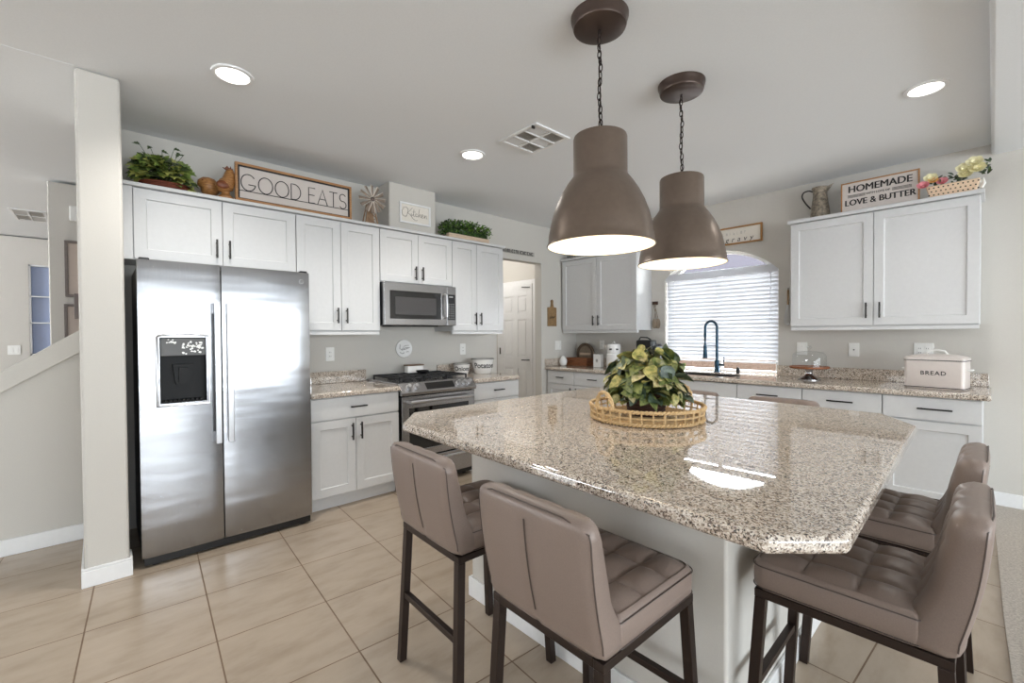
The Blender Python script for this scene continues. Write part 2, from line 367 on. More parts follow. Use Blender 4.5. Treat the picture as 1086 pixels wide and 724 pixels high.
# kitchen window: frame, glass, white reveal liner
wf = thing('window_1', 'arched kitchen window with white frame behind blinds', 'window', (xc, Y + 0.1, CT)); wf['kind'] = 'structure'
mb = MB(); pts_in = [(x * 1.0, z) for x, z in arc]
ring_o = [(wx0, wz0)] + arc + [(wx1, wz0)]
def inset(p, d): return (xc + (p[0] - xc) * (1 - d / hw), wz0 + (p[1] - wz0) * (1 - d / 1.2) + d * 0.6)
n_ = len(ring_o); ri = [inset(p, 0.045) for p in ring_o]
vs = [(p[0], Y + .085, p[1]) for p in ring_o] + [(p[0], Y + .085, p[1]) for p in ri] + [(p[0], Y + .135, p[1]) for p in ring_o] + [(p[0], Y + .135, p[1]) for p in ri]
fs = []
for i in range(n_):
    j = (i + 1) % n_
    fs += [(i, j, n_ + j, n_ + i), (2 * n_ + i, 3 * n_ + i, 3 * n_ + j, 2 * n_ + j), (n_ + i, n_ + j, 3 * n_ + j, 3 * n_ + i), (i, 2 * n_ + i, 2 * n_ + j, j)]
mb.add(vs, fs); mb.box(wx0 + .02, wx1 - .02, Y + .09, Y + .13, 1.955, 1.99).box(xc - .02, xc + .02, Y + .09, Y + .13, wz0 + .04, 1.96)
obj('window_frame', mb, trim_m, wf)
obj('pane', MB().prism(ri, Y + .108, Y + .112, 'y'), glass_m, wf)
# unseen frames added in front of the fill lamps, beside and behind the camera
wd = thing('unseen_window_3', 'unseen wide dining room window, white mullions added to break up its reflection', 'window', (6.1, .5, .28)); wd['kind'] = 'structure'  # bars added to divide the lamp's reflection in the refrigerator
mb = MB()
for k in range(7): yy = -3.7 + 1.4 * k; mb.box(6.03, 6.09, yy - .04, yy + .04, .28, 2.28)
for k in range(6):
    for zz in (.31, 1.45, 2.25): mb.box(6.03, 6.09, -3.66 + 1.4 * k, -2.34 + 1.4 * k, zz - .03, zz + .03)
obj('window_frame', mb, trim_m, wd)
wd = thing('unseen_door_2', 'unseen made-up sliding patio door frame around the rear fill lamp', 'door', (.4, -6.4, 0)); wd['kind'] = 'structure'  # invented door, its frame only dresses the rear lamp
mb = MB()
for k in range(4): xx = -2.6 + 2.0 * k; mb.box(xx - .04, xx + .04, -6.39, -6.33, .05, 2.35)
for k in range(3):
    for zz in (.08, 2.32): mb.box(-2.56 + 2.0 * k, -.64 + 2.0 * k, -6.39, -6.33, zz - .03, zz + .03)
obj('door_frame', mb, trim_m, wd)
# outdoors seen through the window
struct('exterior_ground', MB().box(-14, 8, 5.6, 30, -0.12, -0.02), ground_m)
o = obj('garden_wall', MB().box(-12, 6, 8.6, 8.8, 0, 1.75).box(-12, 6, 8.58, 8.82, 1.75, 1.83), tan_block_m); o['kind'] = 'structure'
o = obj('neighbour_house', MB().box(-16, 8, 13.0, 13.2, 0, 2.6).prism([(12.4, 2.5), (18.0, 5.6), (18.0, 5.4), (12.4, 2.35)], -17, 9, 'x'), patio_m); o['kind'] = 'structure'

# pantry door
dr = thing('door_1', 'white six panel pantry door beyond the opening', 'door', (-4.87, 4.6, 0)); dr['kind'] = 'structure'
dx0, dx1, dzt = -5.23, -4.525, 2.035
mb = MB().box(dx0, dx1, 4.595, 4.615, 0.01, dzt)
cols = [dx0, dx0 + .105, dx0 + .3, dx1 - .3, dx1 - .105, dx1]; rows = [0.01, .22, .80, .97, 1.52, 1.62, 1.87, dzt]
for a, b in ((0, 1), (2, 3), (4, 5)): mb.box(cols[a], cols[b], 4.585, 4.596, 0.01, dzt)
for a, b in ((0, 1), (2, 3), (4, 5), (6, 7)):
    for ca, cb in ((1, 2), (3, 4)): mb.box(cols[ca], cols[cb], 4.585, 4.596, rows[a], rows[b])
for ca, cb in ((1, 2), (3, 4)):
    for ra, rb in ((1, 2), (3, 4), (5, 6)): mb.box(cols[ca] + .03, cols[cb] - .03, 4.588, 4.596, rows[ra] + .03, rows[rb] - .03)
obj('door_leaf', mb, trim_m, dr, 0.003)
obj('door_handle', MB().tube([(dx1 - .06, 4.585, .93), (dx1 - .06, 4.54, .93), (dx1 - .17, 4.535, .93)], .009), handle_m, dr)
obj('door_closer', MB().tube([(dx1 - .03, 4.575, 1.985), (dx1 - .09, 4.555, 1.99), (dx1 - .2, 4.575, 2.0)], .006), handle_m, dr)
obj('hinge', MB().box(dx0 + .0, dx0 + .02, 4.575, 4.586, 1.0, 1.1), handle_m, dr)
struct('trim_2', MB().box(dx0 - .07, dx0, 4.595, 4.62, 0, dzt + .065).box(dx1, dx1 + .065, 4.595, 4.62, 0, dzt + .065).box(dx0, dx1, 4.595, 4.62, dzt, dzt + .065), trim_m, 0.004)
l = bpy.data.lights.new('passage_light', 'POINT'); l.energy = 15; l.shadow_soft_size = 0.15; l.color = (1, .97, .93)
o = bpy.data.objects.new('passage_light', l); C.objects.link(o); o.location = (-5.0, 3.8, 2.5)

# hall window with blinds
hwn = thing('window_2', 'narrow hall window, blinds coloured with the blue of sky light', 'window', (-9.0, -0.57, 1.06)); hwn['kind'] = 'structure'
mb = MB()
for a, b, c, d in ((-.70, -.68, 1.06, 2.31), (-.46, -.44, 1.06, 2.31), (-.70, -.44, 1.06, 1.08), (-.70, -.44, 2.29, 2.31), (-.70, -.44, 1.50, 1.515), (-.70, -.44, 1.865, 1.88)): mb.box(-9.08, -9.01, a, b, c, d)
obj('window_frame', mb, trim_m, hwn)
mb = MB()
for k in range(40):
    z = 1.085 + k * 0.0305; mb.prism([(-9.095, z), (-9.093, z), (-9.083, z + .036), (-9.085, z + .036)], -.68, -.46, 'y')
obj('blind_slats', mb, plain('hall_blind_skylit', (178, 190, 220), .5), hwn)  # blue sky light is put into the colour of these opaque slats

# ------------------------------------------------------------------ cabinets
def handle_bar(T, u, d, z, L, horizontal):
    mb = MB(T); r = .0055
    if horizontal:
        mb.box(u - L / 2, u + L / 2, d + .024, d + .035, z - .0055, z + .0055)
        for q in (-.38, .38): mb.box(u + q * L - .004, u + q * L + .004, d, d + .026, z - .004, z + .004)
    else:
        mb.box(u - .0055, u + .0055, d + .024, d + .035, z - L / 2, z + L / 2)
        for q in (-.32, .32): mb.box(u - .004, u + .004, d, d + .026, z + q * L - .004, z + q * L + .004)
    return mb
def shaker(T, u0, u1, z0, z1, d, rail=.062):
    g = .0022; u0 += g; u1 -= g; z0 += g; z1 -= g
    mb = MB(T)
    mb.weld = True
    a = [(u0, z0), (u1, z0), (u1, z1), (u0, z1)]; b = [(u0 + rail, z0 + rail), (u1 - rail, z0 + rail), (u1 - rail, z1 - rail), (u0 + rail, z1 - rail)]
    k = .004; c = [(p[0] + (k if p[0] < (u0 + u1) / 2 else -k), p[1] + (k if p[1] < (z0 + z1) / 2 else -k)) for p in b]
    vs = [(p[0], d - .019, p[1]) for p in a] + [(p[0], d, p[1]) for p in a] + [(p[0], d, p[1]) for p in b] + [(p[0], d - .010, p[1]) for p in c]
    fs = [(0, 1, 2, 3), (12, 13, 14, 15)]
    for i in range(4):
        j = (i + 1) % 4; fs += [(i, j, 4 + j, 4 + i), (4 + i, 4 + j, 8 + j, 8 + i), (8 + i, 8 + j, 12 + j, 12 + i)]
    return mb.add(vs, fs)
def slabf(T, u0, u1, z0, z1, d):
    g = .0022; return MB(T).box(u0 + g, u1 - g, d - .019, d, z0 + g, z1 - g)

def base_unit(T, dep, u0, u1, label, doors, drawers, group=None, hdr=0.13, ctop=None):
    """doors / drawers: list of (u0, u1, handle_u or None)"""
    front = dep; top = CT - .04
    t = thing('base_cabinet', label, 'cabinet', T((u0 + u1) / 2, dep / 2, 0), group)
    obj('carcass', MB(T).box(u0, u1, .002, front - .0205, .105, ctop or top - .002), cab_m, t, .0015)
    obj('toe_kick', MB(T).box(u0, u1, .002, front - .078, 0.0, .104), cab_m, t)
    for a, b, h in drawers:
        dr = obj('drawer', slabf(T, a, b, .678, top - .006, front), cab_m, t, .0025)
        if h is not None: obj('handle', handle_bar(T, h, front, (.678 + top) / 2, hdr, True), handle_m, dr, .001)
    for a, b, h in doors:
        do = obj('door', shaker(T, a, b, .112, .673, front), cab_m, t, .0015)
        if h is not None: obj('handle', handle_bar(T, h, front, .575, .13, False), handle_m, do, .001)
    return t
def wall_unit(T, dep, u0, u1, z0, z1, label, doors, filler=None, light_rail=True, hz=None):
    t = thing('wall_cabinet', label, 'cabinet', T((u0 + u1) / 2, dep / 2, z0), 'white wall cabinets')
    obj('carcass', MB(T).box(u0, u1, .002, dep - .0205, z0, z1), cab_m, t, .0015)
    for a, b, h in doors:
        do = obj('door', shaker(T, a, b, z0 + .004, z1 - .004, dep), cab_m, t, .0015)
        obj('handle', handle_bar(T, h, dep, hz or z0 + .125, .125, False), handle_m, do, .001)
    if filler: obj('filler_strip', MB(T).box(filler[0], filler[1], dep - .019, dep - .004, z0, z1), cab_m, t, .001)
    if light_rail: obj('light_rail', MB(T).box(u0 + .002, u1 - .002, dep - .045, dep - .012, z0 - .032, z0 - .0005), cab_m, t, .003)
    return t
UT = 2.236
wall_unit(TL, .33, .112, 1.114, 1.785, UT, 'short wide white wall cabinet over the steel refrigerator', [(.165, .637, .60), (.637, 1.114, .675)], (.113, .163), False, 1.90)
wall_unit(TL, .33, 1.116, 1.798, 1.34, UT, 'tall white two-door wall cabinet between refrigerator and microwave', [(1.116, 1.459, 1.422), (1.459, 1.798, 1.496)])
wall_unit(TL, .33, 1.800, 2.560, 1.772, UT, 'short white two-door wall cabinet above the microwave', [(1.80, 2.18, 2.143), (2.18, 2.56, 2.217)], None, False, 1.868)
wall_unit(TL, .33, 2.562, 3.233, 1.34, UT, 'tall white wall cabinet right of the microwave, by the pantry opening', [(2.562, 2.868, 2.838), (2.868, 3.233, 2.905)])
t = obj('crown_board', MB(TL).box(.108, 3.252, .004, .352, UT + .001, UT + .024), cab_m, None, .004, origin=(W, 1.68, UT)); tag(t, 'long white board capping the row of wall cabinets over the refrigerator and stove', 'cabinet top')
CR = UT + .0245
base_unit(TL, .63, 1.100, 1.803, 'white base cabinet with one wide drawer between refrigerator and stove', [(1.105, 1.438, 1.405), (1.438, 1.803, 1.475)], [(1.105, 1.803, 1.455)])
base_unit(TL, .63, 2.584, 3.170, 'white base cabinet right of the stove, under the onion and potato pots', [(2.584, 3.17, 2.63)], [(2.584, 3.17, 2.885)])

# window wall cabinets
BT = 2.268
wall_unit(TB, .33, -3.93, -2.80, 1.345, BT, 'white corner wall cabinet left of the window, above the coffee maker', [(-3.93, -3.372, -3.41), (-3.372, -2.80, -3.33)])
t = obj('crown_board', MB(TB).box(-3.945, -2.79, .004, .352, BT + .001, BT + .026), cab_m, None, .004, origin=(-3.37, 4.7, BT)); tag(t, 'short white board capping the corner cabinet left of the window', 'cabinet top')
wall_unit(TB, .33, -1.241, -.067, 1.352, BT, 'white wall cabinet right of the window, with pitcher and flower basket on top', [(-1.241, -.657, -.70), (-.657, -.067, -.615)])
t = obj('crown_board', MB(TB).box(-1.262, -.047, .004, .355, BT + .001, BT + .030), cab_m, None, .004, origin=(-.65, 4.7, BT)); tag(t, 'white board capping the wall cabinet under the pitcher and butter sign', 'cabinet top')
BCR = BT + .0305
base_unit(TB, .63, -3.950, -3.488, 'narrow white base cabinet in the far corner, under the egg-shaped vase', [(-3.93, -3.488, -3.53)], [(-3.93, -3.488, -3.70)], hdr=.11)
base_unit(TB, .63, -3.486, -2.912, 'white base cabinet left of the dishwasher, under the wooden crate', [(-3.486, -2.912, -3.44)], [(-3.486, -2.912, -3.20)], hdr=.13)
base_unit(TB, .63, -2.346, -1.589, 'white sink cabinet under the window, with plain false drawer front', [(-2.346, -1.967, -2.01), (-1.967, -1.589, -1.92)], [(-2.346, -1.589, None)], ctop=.672)
base_unit(TB, .63, -1.587, -1.076, 'white drawer cabinet just right of the sink', [(-1.587, -1.076, -1.54)], [(-1.587, -1.076, -1.33)], hdr=.17)
base_unit(TB, .63, -1.074, -.560, 'white drawer cabinet below the cake stand', [(-1.074, -.56, -1.03)], [(-1.074, -.56, -.815)], hdr=.17)
base_unit(TB, .63, -.558, -.045, 'white drawer cabinet at the right end, below the bread box', [(-.558, -.045, -.51)], [(-.558, -.045, -.275)], hdr=.18)

# dishwasher
t = thing('dishwasher', 'dark dishwasher between the white cabinets left of the sink', 'dishwasher', (-2.63, 4.55, 0))
obj('body', MB(TB).box(-2.905, -2.352, .02, .60, .105, .842), dark_m, t)
obj('door', MB(TB).box(-2.903, -2.354, .601, .63, .115, .76), steel_m, t, .004)
obj('control_panel', MB(TB).box(-2.903, -2.354, .601, .632, .765, .838), black_m, t, .004)
obj('handle', MB(TB).tube([(-2.85, .632, .735), (-2.85, .662, .735), (-2.41, .662, .735), (-2.41, .632, .735)], .008), steel_h, t)

# ------------------------------------------------------------------ worktops
def cells(mb, xs, ys, skip, z0, z1):
    mb.weld = True
    nx, ny = len(xs) - 1, len(ys) - 1; on = lambda i, j: 0 <= i < nx and 0 <= j < ny and (i, j) not in skip
    for i in range(nx):
        for j in range(ny):
            if not on(i, j): continue
            a, b, c, d = xs[i], xs[i + 1], ys[j], ys[j + 1]
            mb.add([(a, c, z1), (b, c, z1), (b, d, z1), (a, d, z1)], [(0, 1, 2, 3)]); mb.add([(a, c, z0), (b, c, z0), (b, d, z0), (a, d, z0)], [(3, 2, 1, 0)])
            for (di, dj, p, q) in ((-1, 0, (a, c), (a, d)), (1, 0, (b, c), (b, d)), (0, -1, (a, c), (b, c)), (0, 1, (a, d), (b, d))):
                if not on(i + di, j + dj): mb.add([(p[0], p[1], z0), (q[0], q[1], z0), (q[0], q[1], z1), (p[0], p[1], z1)], [(0, 1, 2, 3)])
    return mb
SK = (-2.33, -1.69, 4.37, 4.775)
t = thing('window_worktop', 'long speckled granite worktop under the window and wall cabinets', 'worktop', (-2, 4.5, CT - .04))
xs = [W + .002, wx0 + .004, SK[0], SK[1], wx1 - .004, -.005]; ys = [4.225, SK[2], SK[3], Y - .002, Y + .083]
obj('slab', cells(MB(), xs, ys, {(2, 1), (0, 3), (4, 3)}, CT - .04, CT), granite_m, t, .012, 3)
obj('backsplash', MB().box(wx1 - .006, -.02, Y - .022, Y - .001, CT + .0005, CT + .1), granite_m, t, .004)
obj('backsplash', MB().box(W + .022, wx0 - .004, Y - .022, Y - .001, CT + .0005, CT + .1).box(W + .001, W + .021, 4.235, Y - .001, CT + .0005, CT + .1), granite_m, t, .004)
t = thing('stove_worktop', 'speckled granite worktop between refrigerator and stove', 'worktop', (-3.6, 1.45, CT - .04))
obj('slab', MB().box(W + .002, -3.295, 1.098, 1.808, CT - .04, CT), granite_m, t, .012, 3)
obj('backsplash', MB().box(W + .001, W + .021, 1.098, 1.806, CT + .0005, CT + .105), granite_m, t, .004)
t = thing('pot_worktop', 'short granite worktop under the onion and potato pots', 'worktop', (-3.6, 2.88, CT - .04))
poly = [(W + .002, 2.58), (-3.295, 2.58), (-3.295, 3.10)] + [(-3.365 + .07 * math.cos(a), 3.12 + .07 * math.sin(a)) for a in [PI / 2 * k / 6 for k in range(7)]] + [(W + .002, 3.19)]
obj('slab', MB().prism(poly, CT - .04, CT), granite_m, t, .012, 3)
obj('backsplash', MB().box(W + .001, W + .021, 2.582, 3.188, CT + .0005, CT + .105), granite_m, t, .004)

# sink, faucet, soap pump
t = thing('kitchen_sink', 'undermount steel sink below the faucet', 'sink', (-2.03, 4.57, CT - .2))
x0, x1, y0, y1 = SK; mb = MB()
def rr(x0, x1, y0, y1, r, z, n=5):
    out = []
    for cx, cy, a0 in ((x1 - r, y1 - r, 0), (x0 + r, y1 - r, 90), (x0 + r, y0 + r, 180), (x1 - r, y0 + r, 270)):
        out += [(cx + r * math.cos(math.radians(a0 + 90 * k / n)), cy + r * math.sin(math.radians(a0 + 90 * k / n)), z) for k in range(n + 1)]
    return out
e = .003
mb.loft([rr(x0 + e, x1 - e, y0 + e, y1 - e, .012, CT - .012), rr(x0 + e, x1 - e, y0 + e, y1 - e, .012, CT - .2), rr(x0 + e + .012, x1 - e - .012, y0 + e + .012, y1 - e - .012, .02, CT - .2), rr(x0 + e + .012, x1 - e - .012, y0 + e + .012, y1 - e - .012, .02, CT - .012)], False)
mb.add(rr(x0 + e, x1 - e, y0 + e, y1 - e, .012, CT - .2), [tuple(range(24))]); mb.add(rr(x0 + e + .012, x1 - e - .012, y0 + e + .012, y1 - e - .012, .02, CT - .19), [tuple(range(24))])
obj('basin', mb, steel_m, t); obj('drain', MB().lathe([(.045, CT - .1895), (.045, CT - .186), (.02, CT - .186)], (-2.03, 4.57, 0)), chrome_m, t)
fx, fy = -2.0, 4.825
t = thing('faucet', 'blue-black spring neck faucet standing behind the sink', 'faucet', (fx, fy, CT))
obj('base', MB().lathe([(.030, 0), (.030, .012), (.024, .02), (.024, .125), (.019, .13)], (fx, fy, CT + .0005)), bluemetal_m, t)
neck = [(fx, fy, CT + .13), (fx, fy, CT + .40)]
obj('neck', MB().tube(neck, .0135, 12), bluemetal_m, t)
arcp = [(fx - .05 + .05 * math.cos(a), fy - .03 + .03 * math.cos(a), CT + .47 + .075 * math.sin(a)) for a in [PI * k / 16 for k in range(17)]]
path = [(fx, fy, CT + .40), (fx, fy, CT + .44)] + arcp + [(fx - .1, fy - .06, CT + .42)]
obj('spring_hose', MB().tube(path, .011, 10, rs=[.0120 + .0024 * (k % 2) for k in range(len(path))]), bluemetal_m, t)
obj('spray_head', MB().lathe([(.006, .205), (.011, .20), (.014, .19), (.013, .15), (.010, .14), (.010, .075), (.016, .07), (.019, .0), (.023, -.055), (.027, -.07), (.0, -.07)], (fx - .1, fy - .06, CT + .22), 20), bluemetal_m, t)
obj('holder_arm', MB().tube([(fx, fy, CT + .285), (fx - .1, fy - .06, CT + .285)], .004), bluemetal_m, t)
obj('lever', MB().tube([(fx, fy, CT + .085), (fx + .075, fy - .01, CT + .08)], .012).tube([(fx + .068, fy - .01, CT + .08), (fx + .078, fy - .012, CT + .165)], .006), bluemetal_m, t)
t = obj('soap_pump', MB().lathe([(.018, 0), (.018, .05), (.013, .055), (.013, .062), (0.001, .062)], (-1.79, 4.835, CT + .0005), 16), black_m, None, origin=(-1.79, 4.835, CT)); tag(t, 'small black soap pump right of the faucet', 'soap pump')

# ------------------------------------------------------------------ refrigerator
t = thing('refrigerator', 'stainless side by side refrigerator with ice dispenser', 'refrigerator', (-3.58, .61, 0))
FX = -3.214
obj('body', MB().box(W + .02, FX - .075, .165, 1.065, .03, 1.715), greyside_m, t, .006)
mb = MB().box(W + .06, FX - .012, .168, 1.062, .014, .054)
for yy in (.2, 1.0): mb.lathe([(.02, 0), (.02, .03)], (FX - .05, yy + .02, .0005), 12)
obj('base_grille', mb, black_m, t)
def fdoor(y0, y1, hole=None):
    n = 13; bow = .007; ys = [y0 + (y1 - y0) * i / (n - 1) for i in range(n)]
    if hole: ys = sorted(set(ys + [hole[0], hole[1]]))
    ys = [y for y in ys if not hole or y in hole or abs(y - hole[0]) > .006 and abs(y - hole[1]) > .006]
    zs = [.056, .07, .35, .65] + (list(hole[2:]) if hole else [.92, 1.3]) + [1.5, 1.72, 1.735]
    xf = lambda y, z: FX - bow * (2 * (y - y0) / (y1 - y0) - 1) ** 2 - (.004 if z in (zs[0], zs[-1]) else 0) - (.003 if y in (y0, y1) else 0)
    mb = MB(); mb.weld = True
    for i in range(len(ys) - 1):
        for j in range(len(zs) - 1):
            a, b, c, d = ys[i], ys[i + 1], zs[j], zs[j + 1]
            if hole and a >= hole[0] - 1e-6 and b <= hole[1] + 1e-6 and c >= hole[2] - 1e-6 and d <= hole[3] + 1e-6: continue
            mb.add([(xf(a, c), a, c), (xf(b, c), b, c), (xf(b, d), b, d), (xf(a, d), a, d)], [(0, 1, 2, 3)])
    B = FX - .072
    for j in range(len(zs) - 1):
        for y in (y0, y1): mb.add([(B, y, zs[j]), (xf(y, zs[j]), y, zs[j]), (xf(y, zs[j + 1]), y, zs[j + 1]), (B, y, zs[j + 1])], [(0, 1, 2, 3)])
    for i in range(len(ys) - 1):
        for z in (zs[0], zs[-1]): mb.add([(B, ys[i], z), (B, ys[i + 1], z), (xf(ys[i + 1], z), ys[i + 1], z), (xf(ys[i], z), ys[i], z)], [(0, 1, 2, 3)])
    mb.add([(B, y0, zs[0]), (B, y1, zs[0]), (B, y1, zs[-1]), (B, y0, zs[-1])], [(0, 1, 2, 3)])
    return mb
HO = (.250, .472, .918, 1.298)
d1 = obj('door', fdoor(.158, .549, HO), fridge_m, t, 0, label='narrow left freezer door with dispenser')
d2 = obj('door', fdoor(.556, 1.072), fridge_m, t, 0, label='wide right door')
def fhandle(y):
    mb = MB().box(FX + .034, FX + .048, y - .0155, y + .0155, .655, 1.505)
    for z in (.69, 1.47): mb.box(FX - .002, FX + .036, y - .011, y + .011, z - .03, z + .03)
    return mb
obj('handle', fhandle(.524), steel_h, d1, .004); obj('handle', fhandle(.588), steel_h, d2, .004)
# dispenser: recess lined in dark plastic with a control panel
h0, h1, v0, v1 = HO; mb = MB(); xb = FX - .065
mb.add([(FX - .004, h0, v0), (FX - .004, h1, v0), (FX - .004, h1, v1), (FX - .004, h0, v1), (xb, h0, v0), (xb, h1, v0), (xb, h1, v1), (xb, h0, v1)], [(4, 5, 6, 7), (0, 1, 5, 4), (1, 2, 6, 5), (2, 3, 7, 6), (3, 0, 4, 7)])
ym = (h0 + h1) / 2
mb.prism([(ym - .05, 1.14), (ym + .05, 1.14), (ym + .035, 1.02), (ym - .035, 1.02)], xb, FX - .03, 'x')
mb.box(xb, FX - .014, ym - .022, ym + .022, 1.03, 1.12)
for k in range(9): mb.box(xb, FX - .008, h0 + .02 + k * .021, h0 + .032 + k * .021, v0 + .004, v0 + .016)
obj('dispenser_recess', mb, plain('dispenser_black', (20, 20, 21), 0.55, spec=0.3), d1)
ring = [(h0 - .012, v0 - .014), (h1 + .012, v0 - .014), (h1 + .012, v1 + .002)] + [(ym + (h1 - h0 + .024) / 2 * math.cos(a), v1 + .002 + .018 * math.sin(a)) for a in [PI * k / 10 for k in range(1, 10)]] + [(h0 - .012, v1 + .002)]
obj('dispenser_frame', MB().tube([(FX + .001, a, b) for a, b in ring], .007, 8, True), steel_h, d1)
cp = MB().box(FX - .03, FX - .001, h0 + .004, h1 - .004, 1.19, v1 - .004)
obj('control_panel', cp, plain('panel_charcoal', (74, 72, 70), 0.4), d1, .003)
rnd = random.Random(3); fl = [MB(), MB()]
for k in range(46):                     # worn patches where the panel print has flaked away
    yy = rnd.uniform(ym - .01, h1 - .02) if k < 36 else rnd.uniform(h0 + .03, h0 + .075); zz = rnd.uniform(1.2, 1.275) if k < 36 else rnd.uniform(1.262, 1.285); s = rnd.uniform(.003, .008)
    pts = [(FX - .0004 + k * 4e-6, yy + s * rnd.uniform(.6, 1.3) * math.cos(a), zz + s * rnd.uniform(.5, 1.2) * math.sin(a)) for a in [2 * PI * i / 7 for i in range(7)]]
    fl[k >= 36].add(pts, [tuple(range(7))])
obj('flaked_print', fl[0], white_plastic_m, d1, label='large white flaked patch on the dispenser panel'); obj('flaked_print', fl[1], white_plastic_m, d1, label='small white flaked patch on the dispenser panel')
obj('badge', MB().torus((FX - .0045, 1.02, 1.672), .014, .0012, 'x', 20, 6).tube([(FX - .0045, 1.013, 1.675), (FX - .004, 1.018, 1.666), (FX - .004, 1.021, 1.679), (FX - .0045, 1.027, 1.668)], .001, 6), steel_h, d2)
obj('hinge_cap', MB().box(FX - .11, FX - .015, .165, .215, 1.7155, 1.748), black_m, t, .008); obj('hinge_cap', MB().box(FX - .11, FX - .015, 1.015, 1.065, 1.7155, 1.748), black_m, t, .008)

# ------------------------------------------------------------------ microwave
MX = -3.56
t = thing('microwave', 'stainless over-range microwave with black glass door', 'microwave', (-3.75, 2.18, 1.385))
m0, m1, mz0, mz1 = 1.803, 2.557, 1.39, 1.768
mb = MB().box(W + .003, MX - .03, m0 + .001, m1 - .001, mz0, mz1); obj('body', mb, black_m, t, .004)
do = obj('door', cells(MB(lambda u, z, d: (MX - .03 + d, u, z)), [m0, m0 + .055, 2.385, 2.452], [mz0 + .002, mz0 + .06, mz1 - .075, mz1 - .002], {(1, 1)}, .0, .03), steel_m, t, .004)
obj('window', MB().box(MX - .024, MX - .003, m0 + .056, 2.384, mz0 + .061, mz1 - .076), blackglass_m, do)
obj('window_mesh', MB().box(MX - .0029, MX - .002, m0 + .105, 2.33, mz0 + .095, mz1 - .125), plain('mesh_grey', (70, 68, 68), 0.25), do)
obj('handle', MB().tube([(MX, 2.425, mz0 + .075), (MX + .034, 2.425, mz0 + .085), (MX + .04, 2.425, (mz0 + mz1) / 2), (MX + .034, 2.425, mz1 - .09), (MX, 2.425, mz1 - .08)], .0115, 10), steel_h, do)
cpn = obj('control_panel', MB().box(MX - .03, MX - .0, 2.454, m1, mz0 + .002, mz1 - .002), steel_m, t, .004)
obj('keypad', MB().box(MX, MX + .0012, 2.458, m1 - .012, mz0 + .055, mz1 - .078), blackglass_m, cpn)
mb = MB()
for r in range(7):
    for c in range(3): mb.box(MX + .0012, MX + .0018, 2.470 + c * .024, 2.482 + c * .024, mz0 + .07 + r * .022, mz0 + .078 + r * .022)
mb.box(MX + .0012, MX + .0018, 2.475, 2.52, mz1 - .108, mz1 - .094)
obj('button', mb, plain('key_grey', (150, 150, 150), 0.5), cpn)
obj('vent_grille', MB().box(MX - .25, MX - .045, m0 + .1, m1 - .18, mz0 - .01, mz0 - .0005), black_m, t, .003)

# ------------------------------------------------------------------ range
t = thing('gas_range', 'slide-in stainless gas stove with black grates', 'stove', (-3.62, 2.195, 0))
r0, r1 = 1.812, 2.577; RX = -3.30
obj('body', MB().box(W + .012, RX - .045, r0 + .002, r1 - .002, .03, .85), black_m, t, .003)
for yy in (r0 + .05, r1 - .05): pass
obj('foot', MB().lathe([(.018, 0), (.018, .029)], (RX - .1, r0 + .06, .0005), 10), black_m, t); obj('foot', MB().lathe([(.018, 0), (.018, .029)], (RX - .1, r1 - .06, .0005), 10), black_m, t)
obj('cooktop', MB().box(W + .012, RX - .065, r0 + .0, r1 + .0, .851, .902), steel_m, t, .006)
prof = [(RX - .064, .80), (RX + .018, .80), (RX + .022, .825), (RX - .045, .902), (RX - .064, .902)]
fp = obj('control_panel', MB().prism([(x, z) for x, z in prof], r0 - .004, r1 + .004, 'y'), steel_m, t, .004)
nrm = Vector((.077, 0, .067)).normalized(); tg = Vector((-.067, 0, .077)).normalized(); cpt = Vector((RX - .0115, 0, .8635))
def onp(y, a, h): return tuple(cpt + tg * a + nrm * h + Vector((0, y, 0)))
mb = MB(); mb.loft([[onp(yy, aa, h) for yy, aa in ((2.055, -.033), (2.345, -.033), (2.345, .033), (2.055, .033))] for h in (-.001, .0015)]); obj('display', mb, blackglass_m, fp)
for yy in (1.885, 1.955, 2.395, 2.455, 2.515):
    mb = MB()
    for (ra, ha, rb, hb) in ((.024, 0, .024, .012), (.019, .012, .016, .036)):
        mb.loft([[tuple(Vector(onp(yy, 0, h)) + (tg * math.cos(2 * PI * k / 18) + Vector((0, 1, 0)) * math.sin(2 * PI * k / 18)) * r) for k in range(18)] for r, h in ((ra, ha), (rb, hb))])
    obj('knob', mb, steel_h, fp)
od = obj('oven_door', cells(MB(lambda u, z, d: (RX - .045 + d, u, z)), [r0 + .006, r0 + .075, r1 - .075, r1 - .006], [.275, .335, .69, .79], {(1, 1)}, 0, .045), steel_m, t, .004)
obj('oven_window', MB().box(RX - .03, RX - .0035, r0 + .0755, r1 - .0755, .336, .70), blackglass_m, od)
obj('handle', MB().tube([(RX, r0 + .06, .745), (RX + .05, r0 + .06, .748), (RX + .05, r1 - .06, .748), (RX, r1 - .06, .745)], .014, 10), steel_h, od)
obj('storage_drawer', MB().box(RX - .045, RX + .0, r0 + .006, r1 - .006, .075, .265), steel_m, t, .006)
obj('drawer_lip', MB().box(RX - .04, RX + .012, r0 + .02, r1 - .02, .222, .236), steel_h, t, .003)
obj('toe_panel', MB().box(RX - .1, RX - .04, r0 + .01, r1 - .01, .03, .073), black_m, t)
burn = [(W + .2, r0 + .17), (W + .46, r0 + .17), (W + .2, r1 - .17), (W + .46, r1 - .17), (W + .33, (r0 + r1) / 2)]
for bx, by in burn: obj('burner', MB().lathe([(.05, 0), (.05, .008), (.034, .010), (.034, .018), (.0, .019)], (bx, by, .9022), 18), iron_m, t)
